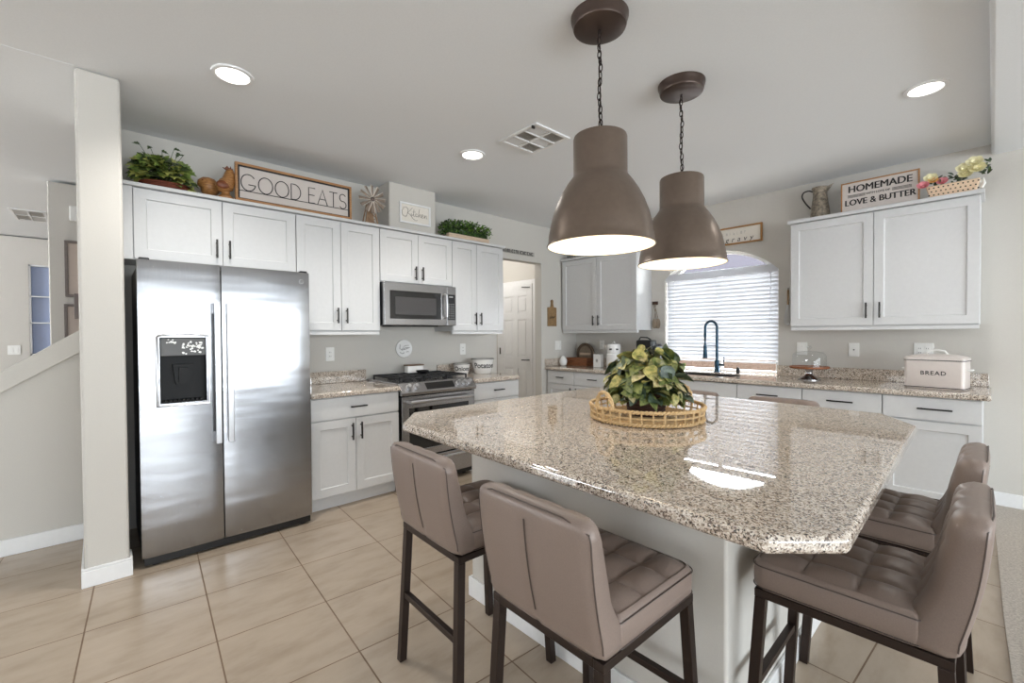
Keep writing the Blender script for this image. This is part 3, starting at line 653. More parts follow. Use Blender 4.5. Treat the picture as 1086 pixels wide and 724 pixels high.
for g0, g1 in ((r0 + .03, r0 + .26), (r0 + .268, r1 - .268), (r1 - .26, r1 - .03)):
    mb = MB(); xa, xb2 = W + .085, RX - .085; z0, z1 = .926, .940
    for yy in (g0, (g0 + g1) / 2 - .006, g1 - .012): mb.box(xa, xb2, yy, yy + .012, z0, z1)
    for k in range(5):
        xx = xa + (xb2 - xa - .012) * k / 4; mb.box(xx, xx + .012, g0, g1, z0, z1)
    for xx in (xa, xb2 - .012):
        for yy in (g0, g1 - .012): mb.box(xx, xx + .012, yy, yy + .012, .9022, z1)
    obj('grate', mb, iron_m, t, .002)
GZ = .9405
# things standing on the stove
bx, by = -3.80, 2.225
t = thing('salt_box', 'small white box with dark wooden lid on the stove grates', 'box', (bx, by, GZ))
obj('box', MB().box(bx - .035, bx + .035, by - .085, by + .085, GZ, GZ + .068), ceramic_m, t, .006); obj('lid', MB().box(bx - .04, bx + .04, by - .09, by + .09, GZ + .0685, GZ + .080), wood('dark_lid', (92, 70, 52), (124, 98, 74)), t, .003)
t = obj('spoon_rest', MB().lathe([(.025, 0), (.05, .012), (.062, .03), (.058, .03), (.045, .015), (.0, .008)], (-3.66, 2.235, GZ), 24), black_m, None, origin=(-3.66, 2.235, GZ)); tag(t, 'small black bowl on the stove in front of the white box', 'bowl')

def pot(x, y, rb, rt, h, word, size, label):
    t = thing('enamel_pot', label, 'pot', (x, y, CT + .0005), 'enamel pots by the stove'); z = CT + .0005
    prof = [(rb * .9, 0), (rb, .008), (rb * .5 + rt * .5 + .004, h * .5), (rt, h * .93), (rt + .006, h), (rt - .004, h), (rt - .006, h * .9), (rb - .006, .012), (0, .01)]
    obj('body', MB().lathe(prof, (x, y, z), 40), ceramic_m, t)
    obj('rim', MB().torus((x, y, z + h), rt + .003, .004, 'z', 40, 6), greyside_m, t)
    vs, fs = text_mesh(word, size, 0.0006, 0.0012, 1.0); a0 = math.atan2(-y, -x) + (.3 if word[0] == 'P' else .08)
    rad = lambda zz: (rb * .5 + rt * .5 + .004) + (zz - h * .5) / (h * .43) * (rt - (rb * .5 + rt * .5 + .004)) * (1 if zz > h * .5 else .8)
    o2 = [(lambda ang, rr_, zz: (x + rr_ * math.cos(ang), y + rr_ * math.sin(ang), z + zz))(a0 + u / rt, rad(h * .55 + v) + .0012 + n, h * .55 + v) for u, v, n in vs]
    obj('lettering', MB().add(o2, fs), ink_m, t)
pot(-3.80, 2.795, .065, .088, .115, 'Onions', .064, 'smaller white enamel pot lettered Onions beside the stove')
pot(-3.76, 3.045, .092, .120, .158, 'Potatoes', .078, 'larger white enamel pot lettered Potatoes near the worktop end')

# ------------------------------------------------------------------ island
t = thing('kitchen_island', 'painted island half-wall with white baseboard under the granite', 'island', (-1.15, 2.0, 0))
bx0, bx1, by0, by1 = -1.765, -.53, 1.35, 2.64
obj('body', MB().box(bx0, bx1, by0, by1, 0.0, CT - .0405), wall_m, t, .012, 3)
obj('baseboard', MB().box(bx0 - .013, bx1 + .013, by0 - .013, by0 - .0005, 0, .095).box(bx0 - .013, bx1 + .013, by1 + .0005, by1 + .013, 0, .095).box(bx0 - .013, bx0 - .0005, by0 - .0005, by1 + .0005, 0, .095).box(bx1 + .0005, bx1 + .013, by0 - .0005, by1 + .0005, 0, .095), trim_m, t, .004)
poly = [(-1.905, 1.05), (-.312, .99), (-.195, 1.112), (-.228, 2.66), (-.385, 2.945), (-1.9, 3.05), (-2.13, 2.85), (-2.13, 1.236)]
t = obj('island_worktop', MB().prism(poly, CT - .04, CT), granite_m, None, .014, 4, origin=(-1.15, 2.0, CT - .04)); tag(t, 'large speckled granite island top with clipped corners', 'worktop')

# ------------------------------------------------------------------ bar stools
def make_stool(label):
    t = thing('bar_stool', label, 'bar stool', (0, 0, 0), 'taupe bar stools around the island')
    HW, R = .202, .040; B0, B1 = .556, .888
    def rx(z):                 # half-width of the backrest at height z
        d = min(z - B0, B1 - z); q = R if z > .7 else .014; return HW - .001 - q + math.sqrt(max(0, q * q - (q - d) ** 2)) if d < q else HW - .001
    yr = lambda z: -.218 - .046 * max(0, (z - .60)) / .28 - .01 * math.sin(PI * (z - B0) / (B1 - B0))
    yf = lambda z: -.142 - .060 * (max(0, (z - .60)) / .28) ** 1.1 + .055 * (max(0, .70 - z) / .14) ** 1.6
    NZ, NX = 26, 24
    zs = [B0, B0 + .004, B0 + .012, B0 + .025] + [B0 + .045 + (B1 - B0 - .09) * k / NZ for k in range(NZ + 1)] + [B1 - .025, B1 - .012, B1 - .004, B1]
    rings = []
    for z in zs:
        hwz = rx(z); r = []
        ez = min(1, min(z - B0, B1 - z) / .02); ez = math.sqrt(max(0, 1 - (1 - ez) ** 2)); mid = (yr(z) + yf(z)) / 2
        for k in range(NX + 1):        # front, left to right
            s = -1 + 2 * k / NX; e = (1 - abs(s) ** 10)
            puff = .013 * abs(math.sin(PI * (s + 1) * 2)) ** .55 * e
            if z > .66: puff *= .55 + .45 * abs(math.sin(PI * (z - .64) / .085)) ** .5
            r.append((hwz * s, mid + (yf(z) - .006 + puff - .016 * abs(s) ** 12 - mid) * (.25 + .75 * ez), z))
        for k in range(NX + 1):        # rear, right to left
            s = 1 - 2 * k / NX
            r.append((hwz * s, mid + (yr(z) + .012 * abs(s) ** 14 - .004 * (1 - s * s) + (.0035 * math.exp(-(s / .02) ** 2)) - mid) * (.25 + .75 * ez), z))
        rings.append(r)
    bk = obj('backrest', MB().loft(rings), leather_m, t, local=True, smooth=60)
    # piping round the rear face and the centre seam
    pts = []
    for z in zs[3:-3]: pts.append((-rx(z) + .001, yr(z) + .011, z))
    for k in range(1, 12): s = -1 + 2 * k / 12; pts.append((s * (HW - R - .008), yr(B1) + .003, B1 - .003))
    for z in reversed(zs[3:-3]): pts.append((rx(z) - .001, yr(z) + .011, z))
    obj('piping', MB().tube(pts, .0020, 6), piping_m, bk, local=True)
    obj('seam', MB().tube([(0, yr(z) - .0035, z) for z in zs[4:-4]], .0016, 6), piping_m, bk, local=True)
    # seat: tufted pad
    NS = 40; S0, S1 = -.150, .222; Z0, Z1 = .557, .640
    def outline(n=9):
        out = []
        for cx, cy, a0, r in ((HW - .035, S1 - .035, 0, .035), (-HW + .035, S1 - .035, 90, .035), (-HW + .012, S0 + .012, 180, .012), (HW - .012, S0 + .012, 270, .012)):
            out += [(cx + r * math.cos(math.radians(a0 + 90 * k / n)), cy + r * math.sin(math.radians(a0 + 90 * k / n))) for k in range(n + 1)]
        return out
    ol = outline(); sc = lambda q, z: [(x * (1 - q / HW), S0 * .5 + S1 * .5 + (y - (S0 + S1) / 2) * (1 - q / .17), z) for x, y in ol]
    mb = MB().loft([sc(.008, Z0), sc(.001, Z0 + .01), sc(0, Z0 + .03), sc(0, Z1 - .022), sc(.004, Z1 - .008), sc(.012, Z1 - .001)], False)
    mb.add(sc(.008, Z0), [tuple(range(len(ol)))])
    def top(u, v):
        gx = abs(math.sin(PI * (u + 1) * 2)); gy = abs(math.sin(PI * (v + 1) * 1.5))
        e = (1 - abs(u) ** 8) * (1 - abs(v) ** 8)
        return Z1 - .007 + e * (.007 + .017 * (gx ** .5) * (gy ** .45))
    G = 48; vs = []
    for i in range(G + 1):
        for j in range(G + 1):
            u, v = -1 + 2 * i / G, -1 + 2 * j / G
            yy = (S0 + S1) / 2 + v * ((S1 - S0) / 2 - .006); q = .034 if v > 0 else .012; dq = min(yy - S0 - .006, S1 - .006 - yy)
            wq = HW - .006 - (q - math.sqrt(max(0, q * q - (q - dq) ** 2)) if dq < q else 0)
            vs.append((u * wq, yy, top(u, v)))
    mb.add(vs, [(i * (G + 1) + j, (i + 1) * (G + 1) + j, (i + 1) * (G + 1) + j + 1, i * (G + 1) + j + 1) for i in range(G) for j in range(G)])
    st = obj('seat', mb, leather_m, t, local=True, smooth=60)
    obj('piping', MB().tube([(x * 1.004, (S0 + S1) / 2 + (y - (S0 + S1) / 2) * 1.004, Z1 - .014) for x, y in ol], .0016, 6, True), piping_m, st, local=True)
    obj('piping', MB().tube([(x * 1.0, (S0 + S1) / 2 + (y - (S0 + S1) / 2) * 1.0, Z0 + .008) for x, y in ol], .0016, 6, True), piping_m, st, local=True)
    # metal frame
    fx_, fr, ff = .182, -.190, .198
    mb = MB()
    for s in (-1, 1): mb.box(s * fx_ - .015, s * fx_ + .015, fr - .015, ff + .015, .532, .5555)
    mb.box(-fx_ + .0155, fx_ - .0155, fr - .015, fr + .015, .532, .5555).box(-fx_ + .0155, fx_ - .0155, ff - .015, ff + .015, .532, .5555)
    obj('seat_frame', mb, bronze_m, t, .002, local=True)
    for sx in (-1, 1):
        for y0_, y1_ in ((fr, -.215), (ff, .230)):
            a = (sx * fx_, y0_, .5315); b = (sx * .200, y1_, .0)
            obj('leg', MB().loft([[(c[0] + i * .0145, c[1] + j * .0145, c[2]) for i, j in ((-1, -1), (1, -1), (1, 1), (-1, 1))] for c in (a, b)]), bronze_m, t, .002, local=True)
    lx = lambda z: .182 + .018 * (1 - z / .5315); ly = lambda z, f: (ff + .032 * (1 - z / .5315)) if f else (fr - .025 * (1 - z / .5315))
    for f, z in ((0, .27), (1, .27)): obj('stretcher', MB().bar((-lx(z) + .015, ly(z, f), z), (lx(z) - .015, ly(z, f), z), .022), bronze_m, t, .002, local=True)
    return t
stool = make_stool('bar stool at the near island edge, plain back towards us, closest to the stove')
stool.location = (-1.398, 1.080, 0); stool.rotation_euler = (0, 0, math.radians(-2))
dup(stool, (-.782, 1.03, 0), math.radians(-1.5), 'bar stool in the middle foreground with the largest plain back, under the near island edge')
dup(stool, (-.260, 1.595, 0), math.radians(90.5), 'bar stool nearest us on the right side of the island, tufted seat in full view')
dup(stool, (-.272, 2.23, 0), math.radians(90), 'bar stool on the right side of the island, partly hidden by a nearer stool')
dup(stool, (-.905, 2.925, 0), math.radians(180), 'bar stool across the island whose top rail shows below the sink-side drawers')
dup(stool, (-1.50, 2.925, 0), math.radians(180), 'bar stool across the island, its top rail just right of the plant')

# ------------------------------------------------------------------ pendants
def chain(mb, x, y, z0, z1, wob=.004):
    n = int((z1 - z0) / .03); L = (z1 - z0) / n
    for k in range(n):
        zc = z0 + (k + .5) * L; o = wob * math.sin(k * .9)
        pts = []
        for i in range(12):
            a = 2 * PI * i / 12; u, v = .0088 * math.cos(a), (L * .62) * math.sin(a)
            pts.append((x + o + (u if k % 2 else 0), y + (0 if k % 2 else u), zc + v))
        mb.tube(pts, .0026, 6, True)
    mb.tube([(x + .007 * math.sin(k * 1.1), y + .007 * math.cos(k * 1.3), z0 + (z1 - z0) * k / 18) for k in range(19)], .003, 6)
    return mb
def pendant(x, y, zb, label, watts):
    t = thing('pendant_lamp', label, 'pendant lamp', (x, y, CZ), 'bronze pendant lamps over the island')
    obj('ceiling_canopy', MB().lathe([(.125, 0), (.124, -.012), (.116, -.035), (.117, -.04), (.113, -.05), (.095, -.055), (.03, -.058), (.0, -.058)], (x, y, CZ), 40), canopy_m, t)
    zt = zb + .482
    obj('chain', chain(MB(), x, y, zt + .012, CZ - .056), chain_m, t)
    P = [(.2345, 0), (.237, .004), (.232, .012), (.228, .045), (.220, .09), (.208, .14), (.190, .19), (.168, .235), (.146, .27), (.126, .297), (.119, .308), (.117, .318), (.117, .47), (.114, .479), (.108, .482), (.02, .482), (.0, .482)]
    sh = obj('shade', MB().lathe([(r, z) for r, z in P], (x, y, zb), 64, False), lampbrown_m, t)
    Q = [(.232, .0015)] + [(max(0.001, r - .004), z) for r, z in P[2:13]] + [(.001, .466)]
    obj('shade_lining', MB().lathe(Q, (x, y, zb), 64, False), lamp_inner_m, sh)
    obj('top_cap', MB().lathe([(.022, .4825), (.022, .49), (.008, .497), (.0, .497)], (x, y, zb), 20), chain_m, t)
    obj('bulb', MB().ball((x, y, zb + .19), .05, .05, .065), emit('bulb_glow', (1.0, .9, .72), 2.0), t)
    l = bpy.data.lights.new('bulb_light', 'POINT'); l.energy = watts; l.color = (1, .86, .66); l.shadow_soft_size = .06
    o = bpy.data.objects.new('bulb_light', l); C.objects.link(o); o.parent = t; o.location = (0, 0, zb + .10 - CZ)
pendant(-1.183, 1.632, 1.686, 'bronze dome pendant hanging nearer us, over the near half of the island', 1.6)
pendant(-1.192, 2.405, 1.688, 'bronze dome pendant hanging farther away, in front of the window', 1.6)

# recessed lights and ceiling vents
def downlight(x, y, label, watts=62):
    t = thing('ceiling_light', label, 'ceiling light', (x, y, CZ), 'recessed ceiling lights')
    obj('trim_ring', MB().lathe([(.074, -.002), (.098, -.0005), (.096, -.008), (.078, -.011), (.074, -.002)], (x, y, CZ), 40, False), trim_m, t)
    obj('lens', MB().lathe([(.0, -.004), (.073, -.004), (.073, -.001), (0, -.001)], (x, y, CZ), 40, False), down_m, t)
    l = bpy.data.lights.new('downlight', 'SPOT'); l.energy = watts; l.spot_size = math.radians(140); l.spot_blend = .7; l.shadow_soft_size = .07; l.color = (1, .97, .92)
    o = bpy.data.objects.new('downlight', l); C.objects.link(o); o.parent = t; o.location = (0, 0, -.02)
downlight(-2.751, .542, 'recessed ceiling light above the refrigerator side, nearest the partition')
downlight(-2.735, 2.13, 'recessed ceiling light beside the square ceiling vent')
downlight(-.271, 3.479, 'recessed ceiling light over the right end of the window worktop', 30)
def vent(x, y, z, sx, sy, label, lever=True, nx=3):
    t = thing('ceiling_vent', label, 'air vent', (x, y, z))
    mb = cells(MB(), [x - sx / 2, x - sx / 2 + .025] + sum([[x - sx / 2 + .025 + (sx - .05) * k / nx - .006, x - sx / 2 + .025 + (sx - .05) * k / nx + .006] for k in range(1, nx)], []) + [x + sx / 2 - .025, x + sx / 2],
               [y - sy / 2, y - sy / 2 + .025, y - .006, y + .006, y + sy / 2 - .025, y + sy / 2], {(1 + 2 * k, j) for k in range(nx) for j in (1, 3)}, z - .012, z - .0005)
    obj('frame', mb, trim_m, t, .002)
    mb = MB()
    for k in range(nx):
        for j in range(2):
            xa = x - sx / 2 + .03 + (sx - .05) * k / nx; ya = y - sy / 2 + .027 + j * (sy / 2 - .02)
            for q in range(9):
                a = .7 if (k + j) % 2 else -.7; yy = ya + .004 + q * (sy / 2 - .045) / 9
                mb.add([(xa, yy, z - .010), (xa + (sx - .05) / nx - .012, yy, z - .010), (xa + (sx - .05) / nx - .012, yy + .012 * (1 if a > 0 else -.4), z - .002), (xa, yy + .012 * (1 if a > 0 else -.4), z - .002)], [(0, 1, 2, 3)])
    obj('louvre', mb, trim_m, t)
    obj('duct', MB().box(x - sx / 2 + .02, x + sx / 2 - .02, y - sy / 2 + .02, y + sy / 2 - .02, z - .0015, z - .0006), plain('duct_grey', (206, 202, 196), 0.8) if lever else plain('duct_pale', (214, 212, 208), 0.8), t)
    if lever: obj('damper_lever', MB().box(x + sx / 2 - .04, x + sx / 2 - .03, y - sy / 2 - .004, y - sy / 2 + .02, z - .028, z - .012), handle_m, t)
vent(-2.225, 2.29, CZ, .37, .345, 'square white ceiling vent left of the pendant lamps')
vent(-7.42, -.55, 2.6885, .62, .28, 'long white ceiling vent in the hall behind the partition', False, 2)

# ------------------------------------------------------------------ blinds
t = thing('window_blind', 'white horizontal slat blind across the kitchen window', 'blind', (xc, Y + .045, 1.93))
b0, b1, bz0, bz1 = wx0 + .012, wx1 - .012, 1.005, 1.925
obj('head_rail', MB().box(b0, b1, Y + .015, Y + .075, bz1, bz1 + .055), slat_m, t, .004)
obj('valance', MB().box(b0 - .006, b1 + .006, Y + .006, Y + .014, bz1 - .02, bz1 + .06), slat_m, t, .003)
mb = MB(); pitch = .0415; n = int((bz1 - .03 - bz0) / pitch)
for k in range(n):
    z = bz1 - .045 - k * pitch; c, s = .0275 * math.cos(math.radians(64)), .0275 * math.sin(math.radians(64))
    yc = Y + .045; prof = [(yc + c, z - s), (yc + c * .3 + .002, z - s * .3 + .001), (yc - c * .3 + .002, z + s * .3 + .001), (yc - c, z + s)]
    th = .0026; prof += [(p[0] - th, p[1] - th * .5) for p in reversed(prof)]
    mb.prism(prof, b0, b1, 'x')
obj('slat', mb, slat_m, t)
obj('bottom_rail', MB().box(b0, b1, Y + .033, Y + .058, bz0 - .012, bz0 + .008), slat_m, t, .003)
mb = MB()
for x in (b0 + .1, xc, b1 - .1):
    for yy in (Y + .026, Y + .066): mb.tube([(x, yy, bz0), (x, yy, bz1)], .0013, 5)
obj('ladder_cord', mb, trim_m, t)
obj('tilt_wand', MB().tube([(b1 - .06, Y + .012, bz1 - .02), (b1 - .065, Y + .011, 1.42)], .004, 6), slat_m, t)

# ------------------------------------------------------------------ plates on the walls
def plate(T, u, z, wd, ht, label, kind='outlet'):
    t = thing('wall_' + ('outlet' if kind == 'outlet' else 'switch'), label, 'wall outlet' if kind == 'outlet' else 'light switch', T(u, 0, z))
    obj('plate', MB(T).box(u - wd / 2, u + wd / 2, .0006, .006, z - ht / 2, z + ht / 2), white_plastic_m, t, .002)
    n = max(1, round(wd / .055)) if wd > .09 else 1
    for k in range(n):
        uc = u + (k - (n - 1) / 2) * .046
        if kind == 'outlet':
            r = obj('receptacle', MB(T).box(uc - .016, uc + .016, .006, .0085, z - .034, z + .034), white_plastic_m, t, .003)
            mb = MB(T)
            for zz in (-.018, .016):
                for uu in (-.006, .006): mb.box(uc + uu - .0014, uc + uu + .0014, .0085, .0089, z + zz - .005, z + zz + .005)
            obj('slot', mb, greyside_m, r)
        elif kind == 'switch': obj('rocker', MB(T).box(uc - .016, uc + .016, .006, .0095, z - .034, z + .034), white_plastic_m, t, .002)
        else: obj('jack', MB(T).box(uc - .005, uc + .005, .006, .0085, z - .005, z + .005), greyside_m, t)
    return t
plate(TL, 1.483, 1.140, .074, .120, 'wall outlet left of the stove, above the worktop')
plate(TL, 2.922, 1.146, .074, .120, 'wall outlet above the onion pot')
plate(TL, 4.50, 1.155, .118, .120, 'white double switch below the hanging wooden board', 'switch')
plate(TB, -3.525, 1.157, .074, .120, 'wall outlet in the corner left of the white canister')
plate(TB, -1.232, 1.150, .085, .120, 'wall plate behind the glass cake dome', 'switch')
plate(TB, -.836, 1.147, .074, .120, 'wall plate with a small centre jack left of the bread box', 'jack')
plate(TB, -.383, 1.150, .118, .120, 'double wall outlet above the bread box')
plate(lambda u, d, z: (-9.0 + d, u, z), -.845, 1.14, .12, .125, 'white switch plate on the far hall wall left of the narrow window', 'switch')

# round plaque above the stove
t = thing('wall_plaque', 'round white plaque with raised script above the stove', 'plaque', (W, 2.203, 1.17))
mb = MB(lambda a, b, c: (W + .0008 + c, 2.203 + a, 1.171 + b)); mb.lathe([(.0, 0), (.089, 0), (.090, .006), (.086, .014), (.078, .012), (0, .012)], (0, 0, 0), 48); obj('disc', mb, ceramic_m, t)
mb = MB(lambda a, b, c: (W + .0135 + c, 2.203 + a, 1.171 + b))
for pts in ([(-.045, .04), (-.05, .0), (-.03, -.01), (-.01, .01), (.0, -.005)], [(-.01, .02), (.02, .03), (.05, .03)], [(-.03, -.015), (.02, -.005), (.06, .01)], [(.005, .005), (.03, .008), (.055, .005)], [(-.05, -.035), (-.02, -.05), (.0, -.04)], [(.02, -.035), (.04, -.03), (.05, -.034)]):
    mb.tube([(a, b, 0) for a, b in pts], .003, 6)
obj('script', mb, greyink_m, t)

# ------------------------------------------------------------------ signs
def strokes_goodeats():
    r = lambda a, b, n, cx, cy, rx_, ry_: [(cx + rx_ * math.cos(math.radians(a + (b - a) * k / n)), cy + ry_ * math.sin(math.radians(a + (b - a) * k / n))) for k in range(n + 1)]
    L = []
    L.append(([r(38, 345, 26, .5, .5, .5, .5) + [(.98, .38), (.5, .38)]], 1.0)); O = ([r(0, 360, 32, .5, .5, .5, .5)], 1.0)
    L += [O, O]; L.append(([[(0, 0), (0, 1)] + r(90, -90, 20, .22, .5, .5, .5) + [(0, 0)]], .74)); L.append(None)
    L.append(([[(.52, 1), (0, 1), (0, 0), (.52, 0)], [(0, .52), (.46, .52)]], .54)); L.append(([[(0, 0), (.4, 1), (.8, 0)], [(.16, .36), (.64, .36)]], .8))
    L.append(([[(0, 1), (.66, 1)], [(.33, 1), (.33, 0)]], .66))
    L.append(([r(30, 270, 18, .3, .745, .27, .255)[:-1] + r(90, -150, 18, .3, .255, .29, .255)], .6)); return L
t = thing('farmhouse_sign', 'long framed sign reading GOOD EATS on the cabinet tops', 'sign', (-3.66, 1.145, CR), 'signs on the cabinet tops')
g0, g1, gz0, gz1 = .716, 1.549, CR + .001, CR + .268; GXs = -3.625
obj('panel', MB().box(GXs - .010, GXs, g0 + .015, g1 - .015, gz0 + .012, gz1 - .012), signboard_m, t)
mb = MB(); f = .017; X0, X1 = GXs - .014, GXs + .012
mb.box(X0, X1, g0, g1, gz0, gz0 + f).box(X0, X1, g0, g1, gz1 - f, gz1).box(X0, X1, g0, g0 + f, gz0 + f, gz1 - f).box(X0, X1, g1 - f, g1, gz0 + f, gz1 - f); obj('frame', mb, oak_m, t, .002)
mb = MB(); a0, a1, c0, c1 = g0 + f, g1 - f, gz0 + f, gz1 - f; e = .010
mb.box(X0 + .005, GXs + .008, a0, a1, c1 - e, c1).box(X0 + .005, GXs + .008, a0, a0 + e, c0, c1 - e).box(X0 + .005, GXs + .008, a1 - e, a1, c0, c1 - e).box(X0 + .005, GXs + .008, a0 + e, a1 - e, c0, c0 + .004); obj('inner_border', mb, ink_m, t)
mb = MB(); L = strokes_goodeats(); hgt = .116; gap = .022; wsp = .05
tot = sum((l[1] * hgt + gap) if l else wsp for l in L) - gap; avail = (a1 - a0) - .045; k_ = avail / tot; u = a0 + .02; zb_ = gz0 + .078
for l in L:
    if l is None: u += wsp * k_; continue
    for pl in l[0]: mb.tube([(GXs + .002, u + p[0] * hgt * k_, zb_ + p[1] * hgt) for p in pl], .0032, 6)
    u += (l[1] * hgt + gap) * k_
mb.tube([(GXs + .002, a0, zb_ - .004), (GXs + .002, a1, zb_ - .004)], .0028, 6)
obj('lettering', mb, ink_m, t)

t = thing('kitchen_sign', 'small white framed sign reading Kitchen in script on the vent chase', 'sign', (-3.70, 2.19, 2.43))
k0, k1, q0, q1 = 2.027, 2.352, 2.337, 2.525
obj('panel', MB().box(-3.699, -3.690, k0 + .01, k1 - .01, q0 + .01, q1 - .01), signwhite_m, t)
mb = MB().box(-3.699, -3.676, k0, k1, q0, q0 + .015).box(-3.699, -3.676, k0, k1, q1 - .015, q1).box(-3.699, -3.676, k0, k0 + .015, q0 + .015, q1 - .015).box(-3.699, -3.676, k1 - .015, k1, q0 + .015, q1 - .015); obj('frame', mb, trim_m, t, .002)
def spl(pts, n=6):
    P = [pts[0]] + list(pts) + [pts[-1]]; out = []
    for i in range(1, len(P) - 2):
        for k in range(n):
            s = k / n; a, b, c, d = P[i - 1], P[i], P[i + 1], P[i + 2]
            out.append(tuple(.5 * (2 * b[j] + (c[j] - a[j]) * s + (2 * a[j] - 5 * b[j] + 4 * c[j] - d[j]) * s * s + (3 * b[j] - a[j] - 3 * c[j] + d[j]) * s ** 3) for j in (0, 1)))
    return out + [pts[-1]]
mb = MB()
script = [[(.10, .70), (.03, .60), (.03, .42), (.10, .32), (.17, .36)], [(.05, .72), (.13, .78), (.22, .74), (.24, .62), (.20, .40), (.16, .30)], [(.40, .80), (.32, .66), (.24, .54), (.22, .52), (.32, .44), (.42, .28), (.52, .20), (.58, .24)],
          [(.36, .52), (.36, .42), (.39, .40), (.43, .50)], [(.46, .74), (.44, .50), (.45, .41), (.50, .42)], [(.41, .60), (.52, .62)], [(.58, .52), (.53, .54), (.52, .44), (.56, .40), (.61, .46)], [(.67, .80), (.64, .60), (.63, .40), (.66, .50), (.70, .54), (.71, .42), (.74, .40)],
          [(.75, .46), (.80, .50), (.79, .56), (.75, .54), (.75, .43), (.80, .40), (.85, .46)], [(.86, .55), (.86, .40), (.88, .50), (.92, .54), (.93, .42), (.96, .40)], [(.355, .62), (.36, .635)]]
for pl in script: mb.tube([(-3.6885, k0 + .02 + p[0] * (k1 - k0 - .04), q0 + .0 + p[1] * (q1 - q0)) for p in spl(pl)], .0018, 6)
obj('lettering', mb, taupeink_m, t)

t = thing('block_letter_sign', 'narrow strip of dark block letters over the pantry opening', 'sign', (W, 3.8, 2.30))
sy = lambda y: 2.305 - .0 * y
obj('strip', MB(TL).box(3.50, 4.046, .0008, .010, 2.280, 2.332), plain('strip_grey', (172, 168, 160), .7), t, .001)
mb = MB(TL); rnd = random.Random(11); u = 3.515
while u < 4.02:                           # the lettering is too small to read in the photograph: uneven block glyphs
    wdt = rnd.uniform(.026, .04); k = rnd.randint(0, 3)
    mb.box(u, u + .009, .010, .0115, 2.287, 2.325)
    if k != 1: mb.box(u + .009, u + wdt - .006, .010, .0115, 2.318, 2.325)
    if k in (0, 2): mb.box(u + .009, u + wdt - .006, .010, .0115, 2.287, 2.294)
    if k in (1, 3): mb.box(u + wdt - .014, u + wdt - .006, .010, .0115, 2.287, 2.318)
    u += wdt + .004
obj('lettering', mb, ink_m, t)

# wooden board hanging on the wall by the corner
t = thing('cutting_board', 'small wooden paddle board hanging on the wall by the corner cabinet', 'cutting board', (W, 4.375, 1.58))
bp_ = [(-.085, -.125), (.085, -.125), (.085, .120), (.03, .128), (.02, .17)] + [(.024 * math.cos(a), .198 + .024 * math.sin(a)) for a in [-.6 + (PI + 1.2) * k / 10 for k in range(11)]] + [(-.02, .17), (-.03, .128), (-.085, .120)]
obj('board', MB(lambda a, b, c: (W + .0008 + c, 4.375 + a, 1.533 + b)).prism(bp_, 0, .014), board_m, t, .003)
mb = MB(lambda a, b, c: (W + .0155 + c, 4.375 + a, 1.533 + b))
for pl in ([(-.05, .0), (-.05, -.02), (-.03, -.02), (-.02, -.005)], [(-.01, -.02), (-.01, .0), (.01, -.004), (.012, -.02)], [(.02, -.02), (.03, -.002), (.05, -.005), (.055, .005)]): mb.tube([(a, b, 0) for a, b in spl(pl, 3)], .003, 6)
obj('script', mb, ink_m, t); obj('ring', MB().torus((W + .009, 4.375, 1.735), .02, .004, 'x', 16, 6), ink_m, t)

# sign above the window
t = thing('window_sign', 'honey-framed sign lettered gravy above the kitchen window', 'sign', (-2.03, Y, 2.32))
u0, u1, z0, z1 = -2.47, -1.575, 2.225, 2.408; f = .016
obj('panel', MB(TB).box(u0 + .01, u1 - .01, .001, .010, z0 + .01, z1 - .01), signwhite_m, t)
obj('frame', MB(TB).box(u0, u1, .001, .024, z0, z0 + f).box(u0, u1, .001, .024, z1 - f, z1).box(u0, u0 + f, .001, .024, z0 + f, z1 - f).box(u1 - f, u1, .001, .024, z0 + f, z1 - f), goldframe_m, t, .002)
vs, fs = text_mesh('gravy', .075, .0006, 0.0, 1.75, .25)
obj('lettering', MB(TB).add([(a * 1.0 - 1.80, .0108 + c, 2.276 + b) for a, b, c in vs], fs), ink_m, t)
mb = MB(TB); rnd = random.Random(5); u = -2.36
while u < -1.72:                          # faint upper line, not legible in the photograph
    mb.box(u, u + .004, .010, .0108, 2.325, 2.355); mb.box(u + .004, u + .016, .010, .0108, 2.325 + rnd.choice((0, .013, .026)), 2.329 + rnd.choice((0, .013, .026))); u += .036
obj('faint_lettering', mb, plain('faint_grey', (206, 200, 192), .7), t)

# butter sign on the right wall cabinet
t = thing('butter_sign', 'framed sign reading HOMEMADE WITH LOTS OF LOVE and BUTTER on the wall cabinet', 'sign', (-.62, 4.6, BCR), 'signs on the cabinet tops')
u0, u1, z0, z1 = -.880, -.388, BCR + .0005, BCR + .246; dd = .29; f = .010; kq = .84
obj('panel', MB(TB).box(u0 + .006, u1 - .006, dd - .012, dd, z0 + .006, z1 - .006), signboard_m, t)
obj('frame', MB(TB).box(u0, u1, dd - .016, dd + .008, z0, z0 + f).box(u0, u1, dd - .016, dd + .008, z1 - f, z1).box(u0, u0 + f, dd - .016, dd + .008, z0 + f, z1 - f).box(u1 - f, u1, dd - .016, dd + .008, z0 + f, z1 - f), oak_m, t, .002)
uc, zb_ = (u0 + u1) / 2, z0
def txt(word, size, uu, zz, off, width=None, spacing=1.0):
    vs, fs = text_mesh(word, size, .0005, off, spacing); x0_ = min(v[0] for v in vs); x1_ = max(v[0] for v in vs); k = (width / (x1_ - x0_)) if width else 1
    return [(uu + (a - (x0_ + x1_) / 2) * k, dd + .001 + c, zz + b) for a, b, c in vs], fs
mb = MB(TB); mb.add(*txt('WITH LOTS OF', .023, uc - .005, z0 + .154 * kq, .0004, .152))
